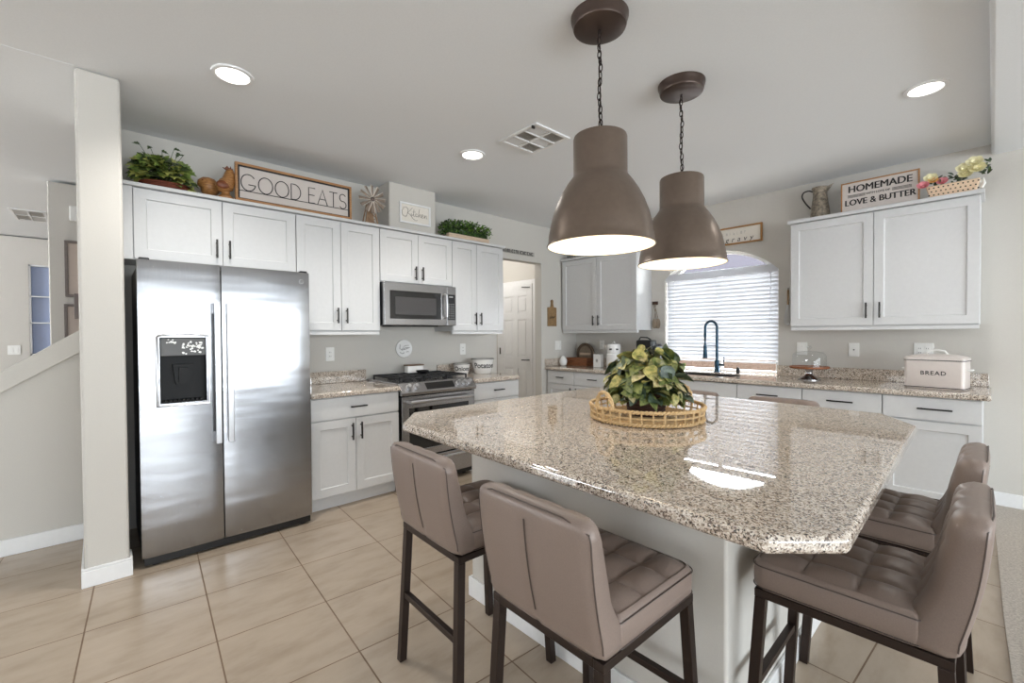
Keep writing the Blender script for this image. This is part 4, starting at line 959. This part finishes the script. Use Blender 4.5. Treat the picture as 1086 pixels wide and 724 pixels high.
for q in (-1, 0, 1):                      # heavy strokes: the same word three times, a hair apart
    for wd_, sz, zz, wdt in (('HOMEMADE', .078, .218 * kq, .395), ('LOVE & BUTTER', .068, .088 * kq, .44)):
        vs, fs = txt(wd_, sz, uc + .005 + q * .0022, z0 + zz, 0.0, wdt); mb.add([(a, b + (q + 1) * .0004, c) for a, b, c in vs], fs)
for sgn in (-1, 1):
    for zz in (.143, .153, .163): mb.box(uc + sgn * .142 - .058, uc + sgn * .142 + .058, dd, dd + .001, z0 + zz * kq - .002, z0 + zz * kq + .002)
obj('lettering', mb, ink_m, t)

# ------------------------------------------------------------------ figures and windmill
def ribs(spine, radii, n=18, sx=1.0):
    rings = []
    for i, (p, r) in enumerate(zip(spine, radii)):
        a = Vector(spine[max(0, i - 1)]); b = Vector(spine[min(len(spine) - 1, i + 1)]); tdir = (b - a).normalized()
        side = Vector((1, 0, 0)); up = tdir.cross(side).normalized()
        rings.append([tuple(Vector(p) + side * r * sx * math.cos(2 * PI * k / n) + up * r * math.sin(2 * PI * k / n)) for k in range(n)])
    return rings
rxp, ryp = -3.655, .665
t = thing('rooster_figurine', 'carved wooden rooster facing the framed GOOD EATS sign', 'figurine', (rxp, ryp, CR))
z = CR
sp = [(rxp, ryp - .060, z + .085), (rxp, ryp - .045, z + .082), (rxp, ryp - .02, z + .085), (rxp, ryp + .004, z + .100), (rxp, ryp + .018, z + .13), (rxp, ryp + .022, z + .16), (rxp, ryp + .026, z + .188), (rxp, ryp + .028, z + .207), (rxp, ryp + .026, z + .216)]
obj('body', MB().loft(ribs(sp, [.008, .034, .050, .052, .042, .034, .029, .021, .004])), birdwood_m, t)
obj('base', MB().lathe([(.05, 0.0005), (.052, .01), (.04, .02), (.026, .034), (.024, .06), (0, .06)], (rxp, ryp, z), 20), birdwood_m, t)
obj('comb', MB().prism([(ryp + .002, z + .205), (ryp + .042, z + .200), (ryp + .046, z + .225), (ryp + .038, z + .215), (ryp + .032, z + .238), (ryp + .025, z + .22), (ryp + .01, z + .235), (ryp - .005, z + .215), (ryp - .018, z + .22)], rxp - .006, rxp + .006, 'x'), darkbird_m, t, .002)
obj('wing', MB().ball((rxp + .042, ryp - .022, z + .088), .012, .040, .028), darkbird_m, t)
obj('beak', MB().loft([[(rxp + .009 * math.cos(a), ryp + .048, z + .19 + .009 * math.sin(a)) for a in [2 * PI * k / 8 for k in range(8)]], [(rxp + .001 * math.cos(a), ryp + .060, z + .184 + .001 * math.sin(a)) for a in [2 * PI * k / 8 for k in range(8)]]]), darkbird_m, t)
qx, qy = -3.775, .585
t = thing('hen_figurine', 'round carved wooden hen between the ivy and the rooster', 'figurine', (qx, qy, CR))
sp = [(qx, qy + .062, z + .07), (qx, qy + .055, z + .072), (qx, qy + .035, z + .08), (qx, qy + .005, z + .096), (qx, qy - .02, z + .105), (qx, qy - .04, z + .11), (qx, qy - .054, z + .108), (qx, qy - .066, z + .10)]
obj('body', MB().loft(ribs(sp, [.006, .03, .055, .066, .062, .05, .030, .004])), birdwood_m, t)
obj('base', MB().lathe([(.045, .0005), (.046, .012), (.035, .024), (.03, .05), (0, .05)], (qx, qy, z), 20), birdwood_m, t)
obj('eye', MB().ball((qx + .040, qy - .040, z + .128), .007), darkbird_m, t)

wxm, wym = -3.74, 1.772; wz = CR + .232
t = thing('windmill_figurine', 'small rustic windmill with white and grey blades beside the GOOD EATS sign', 'figurine', (wxm, wym, CR))
mb = MB()
for sx in (-1, 1):
    for sy_ in (-1, 1): mb.bar((wxm - .01 + sx * .045, wym + sy_ * .055, CR + .005), (wxm - .01 + sx * .018, wym + sy_ * .022, CR + .20), .009)
for k in range(3):
    za, zb2 = CR + .02 + .06 * k, CR + .075 + .06 * k; fa, fb = .055 - .033 * (za - CR) / .2, .055 - .033 * (zb2 - CR) / .2
    mb.bar((wxm + .03 - .02 * k * .4, wym - fa, za), (wxm + .03 - .02 * k * .4, wym + fb, zb2), .005); mb.bar((wxm + .03 - .02 * k * .4, wym + fa, za), (wxm + .03 - .02 * k * .4, wym - fb, zb2), .005)
mb.prism([(wym - .048, CR + .003), (wym + .048, CR + .003), (wym + .02, CR + .195), (wym - .02, CR + .195)], wxm - .016, wxm - .012, 'x')
obj('tower', mb, towerwood_m, t)
for k in range(12):
    a = 2 * PI * k / 12 + .12; ca, sa = math.cos(a), math.sin(a)
    def bl(r, q, tw): return (wxm + .045 + tw, wym + r * ca - q * sa, wz + r * sa + q * ca)
    mb = MB(); m_ = [bl(.02, -.006, 0), bl(.118, -.026, -.010), bl(.122, .0, .0), bl(.02, .004, .002)]
    mb.add(m_ + [(p[0] - .002, p[1], p[2]) for p in m_], [(0, 1, 2, 3), (7, 6, 5, 4), (0, 4, 5, 1), (1, 5, 6, 2), (2, 6, 7, 3), (3, 7, 4, 0)])
    b = obj('blade', mb, greyblade_m, t, smooth=0)
    mb = MB(); mb.bar(bl(.02, .006, .003), bl(.124, .006, .006), .008, .003); obj('blade_edge', mb, paleblade_m, b, smooth=0)
mb = MB(lambda a, b, c: (wxm + .045 + c, wym + a, wz + b)); mb.lathe([(.0, -.06), (.006, -.06), (.006, -.004), (.019, -.003), (.017, .008), (0, .014)], (0, 0, 0), 18); obj('hub', mb, hub_m, t)

# ------------------------------------------------------------------ leaves
def leaf(mb, c, d, nrm, L, wd, shape='heart', curl=.25, k=6):
    d = Vector(d).normalized(); n = Vector(nrm); n = (n - d * n.dot(d))
    n = n.normalized() if n.length > 1e-4 else d.orthogonal().normalized(); s = d.cross(n); c = Vector(c)
    prof = {'heart': [(-.10, .16), (-.04, .34), (.06, .46), (.2, .52), (.36, .5), (.52, .43), (.68, .32), (.84, .17), (1, .0)], 'ivy': [(-.05, .14), (.05, .30), (.18, .5), (.32, .24), (.5, .38), (.62, .16), (1, .0)], 'oval': [(0, .05), (.2, .35), (.5, .46), (.8, .3), (1, 0.02)], 'petal': [(0, .08), (.3, .35), (.6, .5), (.85, .4), (1, .08)]}[shape]
    mid = []; l = []; r = []
    for a, b in prof:
        base = c + d * (a * L) - n * (curl * L * max(0, a) ** 2); mid.append(tuple(base)); q = b * wd
        l.append(tuple(base + s * q + n * q * .18)); r.append(tuple(base - s * q + n * q * .18))
    m = len(prof); fs = []
    for i in range(m - 1): fs += [(i, i + 1, m + i + 1, m + i), (i, 2 * m + i, 2 * m + i + 1, i + 1)]
    fs = [f for f in fs]; mb.add(mid + l + r, fs)
def rdir(rnd, zmin=-.2):
    while True:
        v = Vector((rnd.gauss(0, 1), rnd.gauss(0, 1), rnd.gauss(0, 1)))
        if v.length > .1:
            v.normalize()
            if v.z > zmin: return v

# rattan tray and pothos on the island
tx, ty = -1.163, 1.975; rim_r = .262
t = thing('rattan_tray', 'round woven rattan tray with loop handles on the island', 'tray', (tx, ty, CT))
z = CT + .0005; mb = MB()
mb.lathe([(.0, .002), (rim_r - .01, .002), (rim_r - .008, .010), (0, .010)], (tx, ty, z), 48)
for k in range(11): mb.torus((tx, ty, z + .011), .02 + k * .0225, .004, 'z', 44, 5)
obj('woven_base', mb, wicker_m, t)
def braid(r, zz, th, waves):
    N = 220; mb = MB()
    for ph in (0, PI):
        mb.tube([(tx + (r + th * .5 * math.cos(waves * 2 * PI * i / N + ph)) * math.cos(2 * PI * i / N), ty + (r + th * .5 * math.cos(waves * 2 * PI * i / N + ph)) * math.sin(2 * PI * i / N), zz + th * .5 * math.sin(waves * 2 * PI * i / N + ph)) for i in range(N)], th * .62, 6, True)
    return mb
obj('rim', braid(rim_r + .006, z + .068, .009, 44), wicker_m, t); obj('lower_braid', braid(rim_r, z + .011, .010, 44), wicker_m, t)
obj('middle_ring', MB().torus((tx, ty, z + .040), rim_r + .004, .004, 'z', 60, 6), wicker_m, t)
for k in range(34):
    a = 2 * PI * k / 34; ca, sa = math.cos(a), math.sin(a); rad = .0065 if k % 3 == 0 else .004
    obj('spindle', MB().tube([(tx + rim_r * ca, ty + rim_r * sa, z + .012), (tx + (rim_r + .006) * ca, ty + (rim_r + .006) * sa, z + .066)], rad, 6), wicker_m, t)
for ha in (-104, 76):
    a0 = math.radians(ha); mb = MB(); pts = []
    for k in range(15):
        q = PI * k / 14; a = a0 + .20 * math.cos(q); pts.append((tx + (rim_r + .006) * math.cos(a), ty + (rim_r + .006) * math.sin(a), z + .068 + .076 * math.sin(q)))
    for ph in (0, PI):
        mb.tube([(p[0] + .004 * math.cos(i * 1.4 + ph), p[1] + .004 * math.cos(i * 1.4 + ph), p[2] + .004 * math.sin(i * 1.4 + ph)) for i, p in enumerate(pts)], .0068, 7)
    obj('handle', mb, wicker_m, t)

rnd = random.Random(21)
t = thing('potted_pothos', 'variegated trailing houseplant in dark wicker pot on the rattan tray', 'houseplant', (tx, ty, CT + .02)); pz = CT + .0165
mb = MB().lathe([(.07, 0), (.085, .02), (.095, .09), (.098, .11), (.088, .11), (.084, .09), (0, .085)], (tx, ty, pz), 28)
for k in range(7): mb.torus((tx, ty, pz + .012 + k * .016), .083 + .0025 * k, .007, 'z', 30, 6)
obj('wicker_pot', mb, darkwicker_m, t)
mb = MB(); stems = MB(); cc = Vector((tx, ty, pz + .135)); mats_ = [leaf_y, leaf_g, leaf_d, leaf_c]
for k in range(340):
    d = rdir(rnd, -.38); rr_ = rnd.uniform(.55, 1.0) if k > 130 else rnd.uniform(.86, 1.0)
    rad = Vector((.200, .200, .205 if d.z > 0 else .155)); p = cc + Vector((d.x * rad.x, d.y * rad.y, d.z * rad.z)) * rr_
    if p.z < pz + .045: p.z = pz + .045 + rnd.uniform(0, .02)
    out = Vector((d.x, d.y, d.z * .35 - .30 + rnd.uniform(-.55, .5))); out += Vector((rnd.uniform(-.8, .8), rnd.uniform(-.8, .8), 0))
    nr = Vector((d.x * .75, d.y * .75, .75)) + Vector((rnd.uniform(-.6, .6), rnd.uniform(-.6, .6), rnd.uniform(-.35, .35)))
    L = rnd.uniform(.048, .088); mb.m = rnd.choices((0, 1, 2, 3), (24, 32, 28, 16))[0]
    leaf(mb, p - out.normalized() * L * .5, out, nr, L, L * rnd.uniform(.72, .9), 'heart', rnd.uniform(.1, .4))
    if k % 3 == 0: stems.tube([tuple(cc + Vector((d.x * .03, d.y * .03, -.05))), tuple(cc + Vector((d.x * .1, d.y * .1, d.z * .09 + .02))), tuple(p - out.normalized() * L * .5)], .0025, 5)
obj('foliage', mb, mats_, t, smooth=80); obj('stem', stems, leaf_g, t)

# ivy basket on the refrigerator cabinet
ix, iy = -3.745, .325; rnd = random.Random(4)
t = thing('ivy_basket', 'bushy artificial ivy in a red-brown wicker basket on the refrigerator cabinet', 'houseplant', (ix, iy, CR))
mb = MB().lathe([(.09, .001), (.115, .02), (.12, .045), (.11, .045), (.1, .025), (0, .02)], (ix, iy + .02, CR), 28, sx=.85, sy=1.15)
for k in range(4): mb.torus((ix, iy + .02, CR + .010 + k * .011), .106 + .005 * k, .006, 'z', 30, 6, .85, 1.15)
obj('basket', mb, redwicker_m, t)
mb = MB(); stems = MB(); cc = Vector((ix, iy, CR + .085))
for k in range(230):
    d = rdir(rnd, -.15); rr_ = rnd.uniform(.6, 1) if k > 90 else rnd.uniform(.85, 1)
    p = cc + Vector((d.x * .135, d.y * .185, d.z * .155)) * rr_
    if d.y > .4 and rnd.random() < .6: p.z = max(CR + .03, p.z - .05)
    p.y = max(p.y, .142)
    out = Vector((d.x + .2, d.y * .8 + rnd.uniform(-.4, .4), d.z * .3 - .35 + rnd.uniform(-.4, .3))); nr = Vector((.85 + d.x * .4, d.y * .5, .5)) + Vector((rnd.uniform(-.3, .3), rnd.uniform(-.4, .4), rnd.uniform(-.3, .3)))
    L = rnd.uniform(.055, .088); mb.m = rnd.choices((0, 1, 2), (40, 32, 28))[0]
    c_ = p - out.normalized() * L * .5; c_.z = max(c_.z, CR + .045); leaf(mb, c_, out, nr, L, L * 1.05, 'ivy', .12)
    if k % 4 == 0: stems.tube([tuple(cc), tuple((cc + p) / 2 + Vector((0, 0, .02))), tuple(c_)], .002, 5)
for yy, zz in ((.205, .27), (.26, .265), (.32, .255), (.385, .285), (.41, .262), (.43, .25)):
    tip = Vector((ix + .05, yy, CR + zz)); stems.tube([tuple(cc), (ix + .02, (iy + yy) / 2, CR + zz * .65), tuple(tip)], .0016, 5); mb.m = 2
    leaf(mb, tip, (rnd.uniform(-.2, .3), rnd.uniform(-1, 1), rnd.uniform(-.4, .2)), (1, 0, .6), .04, .032, 'ivy', .1)
obj('foliage', mb, [ivy_a, ivy_b, ivy_c], t, smooth=80); obj('stem', stems, ivy_c, t)

# boxwood trough on the right-hand tall cabinet
t = thing('boxwood_trough', 'green boxwood hedge in a whitewashed wooden trough on the cabinet tops', 'houseplant', (-3.69, 2.78, CR)); rnd = random.Random(9)
mb = MB().box(-3.76, -3.62, 2.53, 3.02, CR + .001, CR + .008).box(-3.625, -3.615, 2.52, 3.03, CR + .004, CR + .042).box(-3.765, -3.755, 2.52, 3.03, CR + .004, CR + .042).box(-3.755, -3.625, 2.52, 2.53, CR + .004, CR + .042).box(-3.755, -3.625, 3.02, 3.03, CR + .004, CR + .042)
obj('trough', mb, trough_m, t, .002)
obj('ring_handle', MB().torus((-3.69, 2.515, CR + .045), .02, .003, 'y', 18, 6), darkwicker_m, t)
mb = MB(); mb.m = 1; mb.box(-3.752, -3.628, 2.535, 3.015, CR + .009, CR + .09)
for k in range(1300):
    p = Vector((rnd.uniform(-3.77, -3.605), rnd.uniform(2.49, 3.06), CR + .045 + rnd.random() ** .6 * .135)); p.z -= .03 * abs((p.y - 2.775) / .285) ** 3
    if p.z < CR + .05: p.z = CR + .05
    mb.m = 0 if rnd.random() < .62 else 1
    leaf(mb, p, (rnd.uniform(-.3, 1), rnd.uniform(-1, 1), rnd.uniform(-.5, .9)), (rnd.uniform(0, 1), rnd.uniform(-.6, .6), .7), rnd.uniform(.020, .034), rnd.uniform(.016, .024), 'oval', .1)
obj('foliage', mb, [box_a, box_b], t, smooth=80)

# ------------------------------------------------------------------ corner worktop things
z = CT + .0005
t = obj('egg_vase', MB().lathe([(.026, 0), (.042, .013), (.052, .045), (.050, .08), (.034, .108), (.018, .122), (.020, .130), (.015, .132), (.0, .125)], (-3.865, 4.50, z), 28), ceramic_m, None, origin=(-3.865, 4.5, z)); tag(t, 'small white egg-shaped vase at the left end of the window worktop', 'vase')
t = thing('wooden_crate', 'low red-brown wooden crate in the worktop corner', 'crate', (-3.72, 4.68, z))
c0, c1, d0, d1_ = -3.90, -3.555, 4.60, 4.74
mb = MB().box(c0, c1, d0, d1_, z, z + .008)
for a in (0, 1):
    zz = z + .010 + a * .050; mb.box(c0, c1, d0, d0 + .010, zz, zz + .044).box(c0, c1, d1_ - .010, d1_, zz, zz + .044).box(c0, c0 + .010, d0 + .010, d1_ - .010, zz, zz + .044).box(c1 - .010, c1, d0 + .010, d1_ - .010, zz, zz + .044)
obj('slats', mb, crate_m, t, .002)
t = thing('round_wood_plaque', 'round grey wooden plaque with a dark rim leaning behind the crate', 'plaque', (-3.735, 4.80, z))
mb = MB(lambda a, b, c: (-3.735 + a, 4.815 - c, z + .150 + b)); mb.lathe([(0, 0), (.125, 0), (.125, .012), (0, .012)], (0, 0, 0), 40); obj('disc', mb, grey_wood_m, t)
mb = MB(lambda a, b, c: (-3.735 + a, 4.803 - c, z + .150 + b)); mb.torus((0, 0, 0), .128, .020, 'z', 44, 8); obj('rim', mb, plain('rim_brown', (92, 76, 60), .6, nscale=120), t)
obj('banner', MB().box(-3.735 - .09, -3.735 + .09, 4.798, 4.8025, z + .135, z + .165), trough_m, t)
t = thing('tall_soap_box', 'small white upright carton left of the white canister', 'box', (-3.345, 4.56, z))
obj('carton', MB().box(-3.40, -3.29, 4.53, 4.60, z, z + .165), ceramic_m, t, .004)
obj('emblem', MB(lambda a, b, c: (-3.345 + a, 4.5295 - c, z + .085 + b)).torus((0, 0, 0), .018, .002, 'z', 20, 6, .8, 1.2).box(-.010, .010, -.012, .012, 0, .001), greyink_m, t)
t = thing('canister', 'tall white canister with black lash marks beside the plant', 'canister', (-3.13, 4.58, z))
obj('body', MB().lathe([(.085, 0), (.09, .006), (.09, .17), (.084, .176), (0, .176)], (-3.13, 4.58, z), 36), ceramic_m, t)
li = obj('lid', MB().lathe([(.080, .1765), (.086, .19), (.086, .27), (.078, .29), (.045, .298), (0, .300)], (-3.13, 4.58, z), 36), ceramic_m, t)
obj('lid_knob', MB().torus((-3.13, 4.58, z + .312), .014, .005, 'y', 16, 6), chrome_m, li)
for sgn in (-1, 1):
    mb = MB()
    for k in range(4):
        a = math.atan2(-4.58, 3.13) + sgn * (.30 + .09 * k) * 1.0; r1 = .0872
        mb.tube([(-3.13 + r1 * math.cos(a), 4.58 + r1 * math.sin(a), z + .235), (-3.13 + (r1 + .001) * math.cos(a + sgn * .05), 4.58 + (r1 + .001) * math.sin(a + sgn * .05), z + .222)], .003, 6)
    mb.tube([(-3.13 + .0872 * math.cos(math.atan2(-4.58, 3.13) + sgn * q), 4.58 + .0872 * math.sin(math.atan2(-4.58, 3.13) + sgn * q), z + .238) for q in (.24, .35, .46, .6)], .003, 6)
    obj('lash_mark', mb, ink_m, li)
kx, ky = -2.70, 4.66
t = thing('coffee_maker', 'black coffee maker under the corner cabinet behind the plant', 'coffee maker', (kx, ky, z))
obj('base', MB().box(kx - .10, kx + .10, ky - .14, ky + .12, z, z + .035), black_m, t, .01)
obj('tower', MB().box(kx - .10, kx + .10, ky + .0, ky + .12, z + .0355, z + .30), black_m, t, .012)
obj('brew_head', MB().box(kx - .10, kx + .10, ky - .13, ky - .001, z + .235, z + .345), black_m, t, .02)
obj('silver_band', MB().lathe([(.058, .15), (.058, .234)], (kx - .03, ky - .062, z), 28), steel_m, t)
obj('lid_handle', MB().tube([(kx - .09, ky - .07, z + .345), (kx - .07, ky - .07, z + .375), (kx + .02, ky - .07, z + .370), (kx + .06, ky - .07, z + .346)], .008, 8), black_m, t)
obj('water_tank', MB().box(kx + .101, kx + .165, ky - .06, ky + .11, z, z + .27), tank_m, t, .012)

# utensils hung on the window wall
sx_ = -2.735
t = thing('utensil_bundle', 'bundle of slim metal and wood utensils hanging left of the window', 'utensils', (sx_, Y, 1.55))
obj('peg_board', MB(TB).box(sx_ - .05, sx_ + .02, .001, .014, 1.645, 1.685), darkwicker_m, t, .003)
for k, (a, b) in enumerate(((-.02, .01), (-.005, .035), (.012, -.015))):
    obj('utensil', MB(TB).tube([(sx_ + a - .01, .022 + .004 * k, 1.65), (sx_ + (a + b) / 2, .022 + .004 * k, 1.55), (sx_ + b, .022 + .004 * k, 1.46)], .004, 6).ball((sx_ + b, .022 + .004 * k, 1.42), .028, .006, .06), grey_wood_m if k else galv_m, t)
hx = -1.345
t = thing('hanging_whisk', 'wire whisk with wooden handle hanging right of the window', 'whisk', (hx, Y, 1.55))
obj('handle', MB(TB).tube([(hx, .022, 1.715), (hx, .022, 1.70), (hx, .022, 1.64), (hx, .022, 1.57)], .009, 10, rs=[.006, .010, .008, .010]), board_m, t)
mb = MB(TB)
for k in range(5):
    a = PI * k / 5; ca, sa = math.cos(a), math.sin(a)
    mb.tube([(hx + ca * r, .030 + sa * r * .55, zz) for r, zz in ((.006, 1.57), (.022, 1.49), (.031, 1.43), (.026, 1.39), (.0, 1.372), (-.026, 1.39), (-.031, 1.43), (-.022, 1.49), (-.006, 1.57))], .0016, 5)
obj('wires', mb, steel_h, t)
obj('hook', MB(TB).tube([(hx, .001, 1.728), (hx, .022, 1.728), (hx, .022, 1.712)], .003, 6), handle_m, t)

# cake stand
kx, ky = -1.105, 4.60
t = thing('cake_stand', 'glass-domed cake stand with wooden plate on the window worktop', 'cake stand', (kx, ky, z))
obj('foot', MB().lathe([(.085, 0), (.085, .006), (.055, .02), (.028, .045), (.024, .07), (.035, .092), (.06, .0985), (0, .0985)], (kx, ky, z), 36), steel_m, t)
obj('plate', MB().lathe([(.0, .099), (.140, .099), (.150, .106), (.150, .118), (.142, .114), (0, .114)], (kx, ky, z), 44), cakewood_m, t)
dm = obj('glass_dome', MB().lathe([(.127, .119), (.127, .205), (.120, .228), (.10, .243), (.05, .251), (.0, .253)], (kx, ky, z), 44, False), glass_m, t)
obj('dome_knob', MB().lathe([(.008, .2535), (.007, .268), (.018, .278), (.019, .290), (.010, .300), (0, .301)], (kx, ky, z), 20), glass_m, dm)

# bread box
bxx, byy, ba = -.285, 4.555, math.radians(-8); ca, sa = math.cos(ba), math.sin(ba)
def TBX(a, b, c): return (bxx + a * ca - b * sa, byy + a * sa + b * ca, z + c)
t = thing('bread_box', 'cream enamel bread box lettered BREAD at the right worktop end', 'bread box', (bxx, byy, z))
hw_, hd, hh = .165, .095, .205
r_ = lambda k: [(x, y) for x, y, _ in rr(-hw_ + k, hw_ - k, -hd + k, hd - k, .022, 0, 6)]
obj('box', MB(TBX).loft([[(x, y, c) for x, y in r_(k)] for k, c in ((.004, 0), (0, .005), (0, hh))]), enamel_m, t)
obj('base_line', MB(TBX).tube([(x * 1.003, y * 1.003, .008) for x, y in r_(0)], .0028, 6, True), ink_m, t)
ld = obj('lid', MB(TBX).loft([[(x, y, c - .5 * (x / .165) ** 2 * k2) for x, y in r_(k)] for k, c, k2 in ((-.004, hh + .001, 0), (-.004, hh + .018, 0), (.012, hh + .034, .012), (.045, hh + .044, .02), (.075, hh + .047, .02))]), enamel_m, t, label='domed cream lid')
obj('lid_line', MB(TBX).tube([(x * 1.02, y * 1.03, hh + .001) for x, y in r_(0)], .003, 6, True), ink_m, t)
obj('lid_handle', MB(TBX).tube([(-.06, 0, hh + .042), (-.045, 0, hh + .066), (0, 0, hh + .075), (.045, 0, hh + .066), (.06, 0, hh + .042)], .007, 8), white_plastic_m, ld)
for sgn in (-1, 1): obj('side_handle', MB(TBX).tube([(sgn * hw_, -.03, .14), (sgn * (hw_ + .022), -.03, .14), (sgn * (hw_ + .022), .03, .14), (sgn * hw_, .03, .14)], .006, 8), white_plastic_m, t)
vs, fs = text_mesh('BREAD', .042, .0005, .0004, 1.15); obj('lettering', MB(TBX).add([(a, -hd - .0008 - c, .112 + b) for a, b, c in vs], fs), ink_m, t)

# pitcher and flower basket on the right wall cabinet
px_, py_ = -1.055, 4.72
t = thing('tin_pitcher', 'weathered tin pitcher with a thin loop handle on the wall cabinet', 'pitcher', (px_, py_, BCR))
prof = [(.078, .0005), (.080, .004), (.074, .06), (.062, .15), (.052, .225), (.055, .265), (.064, .288), (.060, .288), (.050, .262), (.047, .225), (.057, .15), (.07, .06), (0, .01)]
ob = obj('body', MB().lathe(prof, (px_, py_, BCR), 36), galv_m, t)
obj('spout', MB().loft([[(px_ + .045, py_ - .03, BCR + .262), (px_ + .060, py_, BCR + .245), (px_ + .045, py_ + .03, BCR + .262), (px_ + .05, py_, BCR + .275)], [(px_ + .065, py_ - .016, BCR + .290), (px_ + .085, py_, BCR + .284), (px_ + .065, py_ + .016, BCR + .290), (px_ + .07, py_, BCR + .291)], [(px_ + .088, py_ - .004, BCR + .302), (px_ + .102, py_, BCR + .303), (px_ + .088, py_ + .004, BCR + .302), (px_ + .09, py_, BCR + .304)]]), galv_m, t)
obj('handle', MB().tube([(p[0], py_, p[1]) for p in spl([(px_ - .055, BCR + .262), (px_ - .085, BCR + .278), (px_ - .125, BCR + .272), (px_ - .138, BCR + .235), (px_ - .115, BCR + .18), (px_ - .072, BCR + .115)])], .006, 8), handle_m, t)
t = thing('flower_basket', 'cream dotted basket of pink and yellow flowers on the wall cabinet end', 'flower basket', (-.215, 4.64, BCR)); rnd = random.Random(13)
f0, f1, g0_, g1_ = -.342, -.082, 4.568, 4.678; hb = .085; zz0 = BCR + .0008
mb = MB(); mb.loft([[(f0 + .012, g0_ + .008, zz0), (f1 - .012, g0_ + .008, zz0), (f1 - .012, g1_ - .008, zz0), (f0 + .012, g1_ - .008, zz0)], [(f0 - .012, g0_ - .006, zz0 + hb), (f1 + .012, g0_ - .006, zz0 + hb), (f1 + .012, g1_ + .006, zz0 + hb), (f0 - .012, g1_ + .006, zz0 + hb)]])
obj('basket', mb, basketcream_m, t, .006)
mb = MB()
for r in range(3):
    for k in range(11 - (r % 2)):
        u = f0 + .008 + .0255 * (k + .5 * (r % 2)); zc = zz0 + .018 + .025 * r; yy = g0_ + .008 - .014 * (zc - zz0) / hb
        mb.ball((u, yy, zc), .0052, .0012, .0052, 10, 6)
obj('dot_holes', mb, dark_m, t)
obj('bow_handle', MB().tube([(f1 + .008, 4.645, zz0 + .07), (f1 + .025, 4.645, zz0 + .09), (f1 + .03, 4.645, zz0 + .06), (f1 + .018, 4.645, zz0 + .03)], .010, 8), white_plastic_m, t)
def bloom(c, r, m, nm, face=(0, -.8, .5)):
    mb = MB(); f = Vector(face).normalized(); a_ = f.orthogonal().normalized(); b_ = f.cross(a_)
    for ring, n in ((1.0, 6), (.62, 5)):
        for k in range(n):
            a = 2 * PI * k / n + ring; d = a_ * math.cos(a) + b_ * math.sin(a) + f * (.35 if ring == 1 else .9)
            leaf(mb, c, d, f, r * ring, r * .9 * ring, 'petal', -.2)
    mb.ball(tuple(Vector(c) + f * r * .15), r * .22)
    obj(nm, mb, m, t, smooth=80)
for c, r, m in (((-.365, 4.545, zz0 + .085), .043, flower_p), ((-.325, 4.57, zz0 + .135), .048, flower_y), ((-.31, 4.56, zz0 + .115), .035, flower_o), ((-.265, 4.60, zz0 + .105), .040, flower_p), ((-.10, 4.61, zz0 + .20), .055, flower_y), ((-.15, 4.60, zz0 + .165), .055, flower_y), ((-.085, 4.60, zz0 + .15), .055, flower_y), ((-.145, 4.60, zz0 + .125), .048, flower_y)): bloom(c, r, m, 'flower')
mb = MB()
for k in range(60):
    u = rnd.choice((rnd.uniform(-.33, -.24), rnd.uniform(-.21, -.16), rnd.uniform(-.07, -.02))); p = (u, rnd.uniform(4.59, 4.68), zz0 + .08 + rnd.uniform(0, .075) + (.04 if u > -.08 else 0)); mb.m = rnd.choice((0, 1))
    leaf(mb, p, (rnd.uniform(-1, 1), rnd.uniform(-1, 0), rnd.uniform(-.2, 1)), (0, -1, .6), rnd.uniform(.03, .05), .02, 'oval', .1)
obj('foliage', mb, [leaf_d, ivy_c], t, smooth=80)
# wire item on the corner cabinet
t = thing('wire_basket', 'dark wire basket on top of the corner cabinet, partly behind the near pendant', 'basket', (-3.70, 4.68, BT + .027)); zb3 = BT + .0265
mb = MB()
for zz, k in ((.005, 0), (.04, .006), (.08, .012)):
    mb.tube([(x, y, zb3 + zz) for x, y, _ in rr(-3.88 - k, -3.52 + k, 4.60 - k, 4.76 + k, .03, 0)], .004, 6, True)
for k in range(9):
    u = -3.86 + .04 * k; mb.tube([(u, 4.588, zb3 + .08), (u, 4.60, zb3 + .004), (u, 4.76, zb3 + .004), (u, 4.772, zb3 + .08)], .0022, 5)
obj('wires', mb, handle_m, t)

# ------------------------------------------------------------------ hall things
hxw = -5.62
def TH(u, d, z): return (hxw + d, u, z)
def pframe(u0, u1, z0, z1, label, f=.022):
    t = thing('picture_frame', label, 'picture frame', (hxw, (u0 + u1) / 2, z0), 'framed pictures on the hall wall')
    obj('frame', MB(TH).box(u0, u1, .001, .028, z0, z0 + f).box(u0, u1, .001, .028, z1 - f, z1).box(u0, u0 + f, .001, .028, z0 + f, z1 - f).box(u1 - f, u1, .001, .028, z0 + f, z1 - f), pictureframe_m, t, .002)
    obj('picture', MB(TH).box(u0 + f, u1 - f, .001, .012, z0 + f, z1 - f), picture_m, t)
pframe(-.215, .14, 1.665, 2.165, 'upper taupe picture frame on the hall wall beside the partition')
pframe(-.225, .14, 1.12, 1.60, 'lower taupe picture frame on the hall wall, just above the stair rail')
t = thing('door_chime', 'white chime box high on the hall wall above the picture frames', 'chime', (hxw, -.14, 2.4))
obj('cover', MB(TH).box(-.178, -.07, .001, .05, 2.34, 2.475), white_plastic_m, t, .012)
t = thing('wall_ledge', 'dark shadow box jutting out between the hall picture frames', 'wall decor', (hxw, -.13, 1.47))
obj('box', MB(TH).box(-.158, .02, .03, .10, 1.47, 1.69), pictureframe_m, t, .004); obj('bracket', MB(TH).box(-.10, -.02, .001, .029, 1.55, 1.61), pictureframe_m, t)
